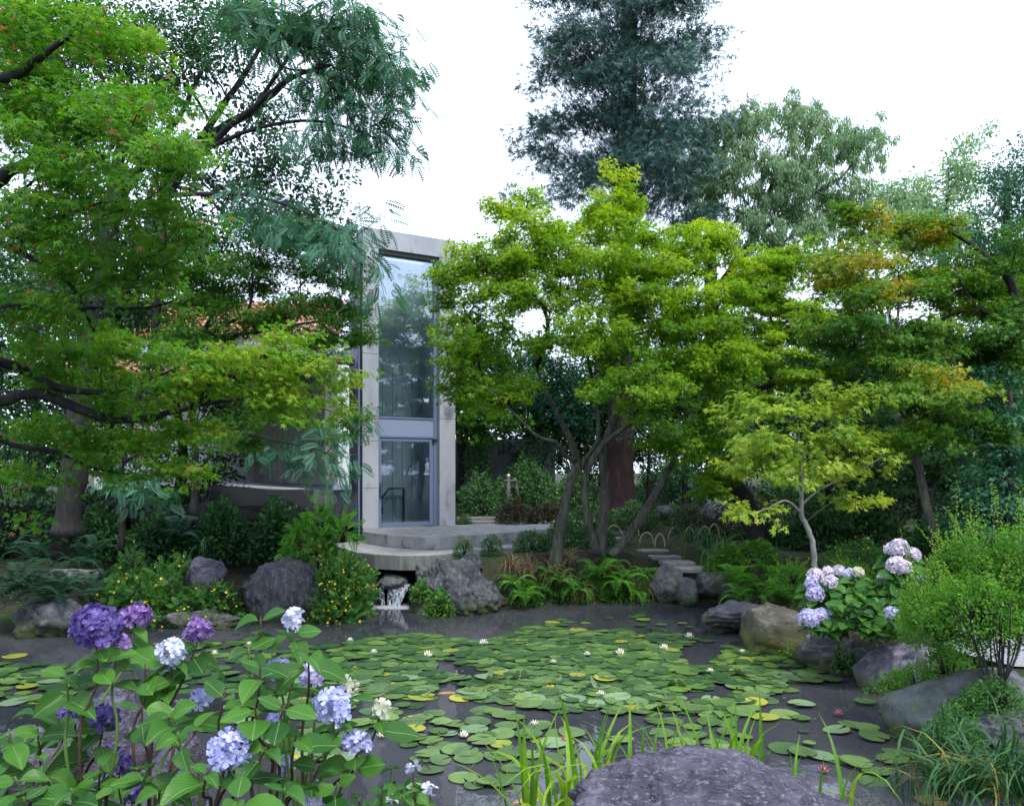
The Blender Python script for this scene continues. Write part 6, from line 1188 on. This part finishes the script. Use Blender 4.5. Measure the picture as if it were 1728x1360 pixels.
def hydrangea(label, base, heads, shoots, group, seed, lsize=.15, meshes=None, stem_r=.007, fs=.025, pitch=.085, nodes=4, toward=(0, -1, .55)):
    """heads: (px,py,Y,r,kind,sep,squash)   shoots: (px,py,Y)  base: list of (px,py,Y) feet"""
    rd = random.Random(seed); meshes = meshes or HL; feet = [Vector(P(*q)) for q in base]; r0 = feet[0]; root = empty('hydrangea_shrub', r0, label, 'shrub', group)
    tips = [(Vector(P(*h[:3])), h) for h in heads] + [(Vector(P(*s)), None) for s in shoots]
    for i, (tp_, h) in enumerate(tips):
        ft = min(feet, key=lambda f_: (f_ - tp_).xy.length + rd.random() * .1); top = tp_ - Vector((0, 0, h[3] * .5 if h else 0)); md = ft.lerp(top, .55) + Vector((rd.gauss(0, .03), rd.gauss(0, .03), 0)); md.z += .05; m2_ = ft.lerp(top, .85); m2_.z -= .02; m2_ += (top - ft).cross(Vector((0, 0, 1))) * rd.uniform(-.06, .06)
        cc = catmull(np.array([ft, md, m2_, top]), 5); V, T = tube(cc - np.array(r0), np.linspace(stem_r, stem_r * .45, len(cc)), 7); ob('stem', mesh_np('stem', V, T, M['stem' if rd.random() < .6 else 'twig_green'], smooth=True), root)
        ax = (top - md).normalized(); ang = rd.uniform(0, 3.14); L_ = (top - ft).length
        for k in range(nodes):
            dist = (.03 if not h else .05) + k * pitch * rd.uniform(.8, 1.2)
            if dist > L_ * .8: break
            u = 1 - dist / L_; u = max(0, min(.999, u)); idx = u * (len(cc) - 1); a_ = Vector(cc[int(idx)]).lerp(Vector(cc[min(len(cc) - 1, int(idx) + 1)]), idx % 1)
            for s in (0, math.pi):
                aa = ang + s; out_ = Vector((math.cos(aa), math.sin(aa), 0)); sz = lsize * rd.uniform(.65, 1.3) * (.55 + .45 * min(1, (k + .6) / 2)) * (1 if h else .9)
                d = out_ + Vector((0, 0, rd.uniform(-.55, .35) + (.35 if (k == 0 and not h) else 0))) + Vector((0, -.25, 0)); nrm = Vector((0, 0, 1)) * .9 + Vector(toward) * .55 + out_ * rd.uniform(-.3, .4) + Vector((rd.gauss(0, .35), rd.gauss(0, .35), 0))
                put_leaf(root, a_ - r0, d, nrm, sz, meshes, rd)
            ang += math.pi / 2 + rd.uniform(-.3, .3)
        if h: head(root, tp_ - r0, h[3] * (.84 if fs < .03 else .95), h[4], h[5], h[6] if len(h) > 6 else (1, 1, 1), seed=seed * 50 + i, fs=fs)
    return root
hydrangea('foreground hydrangea with deep purple mophead blooms at the lower left', [(95, 1500, 2.9), (150, 1490, 2.8), (-10, 1490, 2.9)],
          [(163, 1060, 2.75, .092, 'purple', True, (1, 1, .95)), (196, 1093, 2.85, .05, 'violet', False), (228, 1040, 3.2, .062, 'violet', True, (1.1, 1, .85)), (336, 1064, 3.0, .052, 'violet', False), (176, 1211, 3.0, .05, 'purple', True), (118, 1205, 3.3, .05, 'purple', False), (185, 1275, 3.2, .04, 'purple', False), (228, 1336, 2.7, .04, 'purple', False), (205, 1290, 3.1, .04, 'purple', False), (150, 1352, 2.9, .035, 'purple', False), (-5, 1270, 2.9, .035, 'purple', False)],
          [(110, 1135, 2.8), (60, 1200, 2.9), (130, 1180, 3.0), (15, 1230, 2.7), (70, 1280, 2.7), (25, 1310, 2.5), (40, 1345, 2.4), (170, 1290, 2.7), (200, 1330, 2.5), (120, 1330, 2.4)], 'foreground hydrangeas', 3, lsize=.128, nodes=3)
hydrangea('foreground hydrangea with pale blue mophead blooms at the lower left of centre', [(330, 1480, 2.8), (440, 1480, 2.9), (250, 1470, 2.8), (520, 1480, 3.0)],
          [(290, 1100, 2.9, .052, 'pale', True), (281, 1122, 2.95, .03, 'blue', False), (389, 1268, 2.5, .072, 'blue', True), (562, 1194, 2.8, .068, 'blue', True, (1, 1, 1.15)), (602, 1253, 2.9, .05, 'blue', False, (1.15, 1, .8)), (494, 1047, 3.1, .045, 'pale', False, (.75, 1, 1.3)), (470, 1130, 3.1, .045, 'blue', False), (525, 1140, 3.3, .055, 'lilac', False), (337, 1180, 3.1, .04, 'blue', False), (590, 1158, 3.0, .03, 'cream', False), (643, 1197, 3.0, .032, 'cream', False, (.9, 1, 1.2)),
           (465, 1215, 3.2, .04, 'blue', False), (480, 1290, 3.2, .04, 'blue', False), (530, 1345, 2.8, .045, 'lilac', False), (310, 1195, 3.2, .03, 'blue', False)],
          [(245, 1120, 2.9), (420, 1090, 2.9), (440, 1120, 2.7), (380, 1170, 2.7), (290, 1200, 2.6), (300, 1235, 2.5), (430, 1190, 2.6), (480, 1190, 2.6), (500, 1240, 2.6), (450, 1260, 2.5), (350, 1300, 2.4), (250, 1290, 2.5), (540, 1290, 2.7), (480, 1330, 2.4), (400, 1345, 2.3), (570, 1320, 2.7), (240, 1190, 2.7), (520, 1100, 2.9), (440, 1040, 3.0), (270, 1330, 2.4)], 'foreground hydrangeas', 5, lsize=.142, nodes=2)
hydrangea('small pale flowered hydrangea shoots at the bottom between the pond and the blue hydrangea', [(640, 1480, 3.0), (700, 1480, 3.0)],
          [(697, 1296, 3.1, .02, 'pale', False), (727, 1333, 3.1, .022, 'pale', False), (660, 1352, 3.0, .02, 'pale', False)],
          [(640, 1330, 3.0), (660, 1290, 3.1), (680, 1340, 2.9), (600, 1340, 2.8), (700, 1320, 3.0), (625, 1360, 2.8)], 'foreground hydrangeas', 7, lsize=.075, nodes=3, pitch=.06)
hydrangea('pink and lilac hydrangea bush behind the right bank rocks', [(1420, 1080, 10.6), (1470, 1085, 10.4), (1500, 1080, 10.2), (1385, 1060, 10.8)],
          [(1517, 925, 10.6, .13, 'pink', False), (1541, 936, 10.6, .10, 'pink', False), (1503, 928, 10.8, .09, 'pink', False), (1513, 955, 10.4, .13, 'pink', False), (1528, 958, 10.3, .09, 'pink', False), (1376, 972, 10.8, .11, 'pink', False), (1370, 985, 10.7, .09, 'lilac', False), (1397, 966, 10.9, .08, 'pink', False), (1414, 963, 10.9, .08, 'pink', False), (1434, 971, 10.9, .10, 'pale', False), (1402, 982, 10.6, .09, 'pink', False),
           (1376, 1003, 10.6, .12, 'lilac', False), (1365, 1044, 10.2, .13, 'lilac', True), (1388, 1041, 10.3, .12, 'lilac', True), (1490, 975, 10.5, .08, 'lilac', False), (1504, 1036, 10.0, .10, 'lilac', False), (1448, 966, 10.8, .08, 'cream', False)],
          [(1440, 990, 10.4), (1470, 980, 10.5), (1460, 1010, 10.2), (1430, 1020, 10.1), (1480, 1030, 10.0), (1500, 1000, 10.2), (1455, 1045, 9.9), (1425, 1050, 10.0), (1540, 990, 10.2), (1500, 1060, 9.9), (1520, 1020, 10), (1480, 1000, 10.3), (1420, 1000, 10.4), (1450, 1025, 10), (1410, 1030, 10.1), (1400, 1060, 10), (1500, 1040, 9.8), (1470, 1060, 9.8), (1530, 1000, 10.1)], None, 9, lsize=.235, nodes=5, fs=.03, pitch=.10, stem_r=.008)
hydrangea('blue hydrangea low behind the fine leaved shrub by the gravel path', [(1590, 1130, 8.8)], [(1598, 1075, 8.8, .10, 'lilac', False), (1560, 980, 9.4, .09, 'lilac', False), (1585, 1070, 9, .07, 'lilac', False)], [(1575, 1100, 8.7), (1610, 1105, 8.7)], None, 11, lsize=.12, nodes=2, fs=.03)

# fallen leaves on water and banks
rg = np.random.default_rng(77); k = 260; pts = []
while len(pts) < k:
    px, py = rg.uniform(0, 1560), 797 + EYE * F / rg.uniform(7, 16.8); X, Y = W(px, py)
    if sdist(np.array([X]), np.array([Y]))[0] < -.1: pts.append((X, Y, .006))
pts = np.array(pts); V, T, R = scatter(M3, pts, rg.normal(size=(k, 3)) * (1, 1, 0), np.tile((0., 0, 1), (k, 1)) + rg.normal(size=(k, 3)) * .15, rg.uniform(.02, .04, k), rg.random(k))
tag(ob('fallen_leaves', mesh_np('fallen_leaves', V, T, M['straw'], rnd=R)), 'scattered small fallen leaves floating on the pond', 'leaves', None, 'stuff')
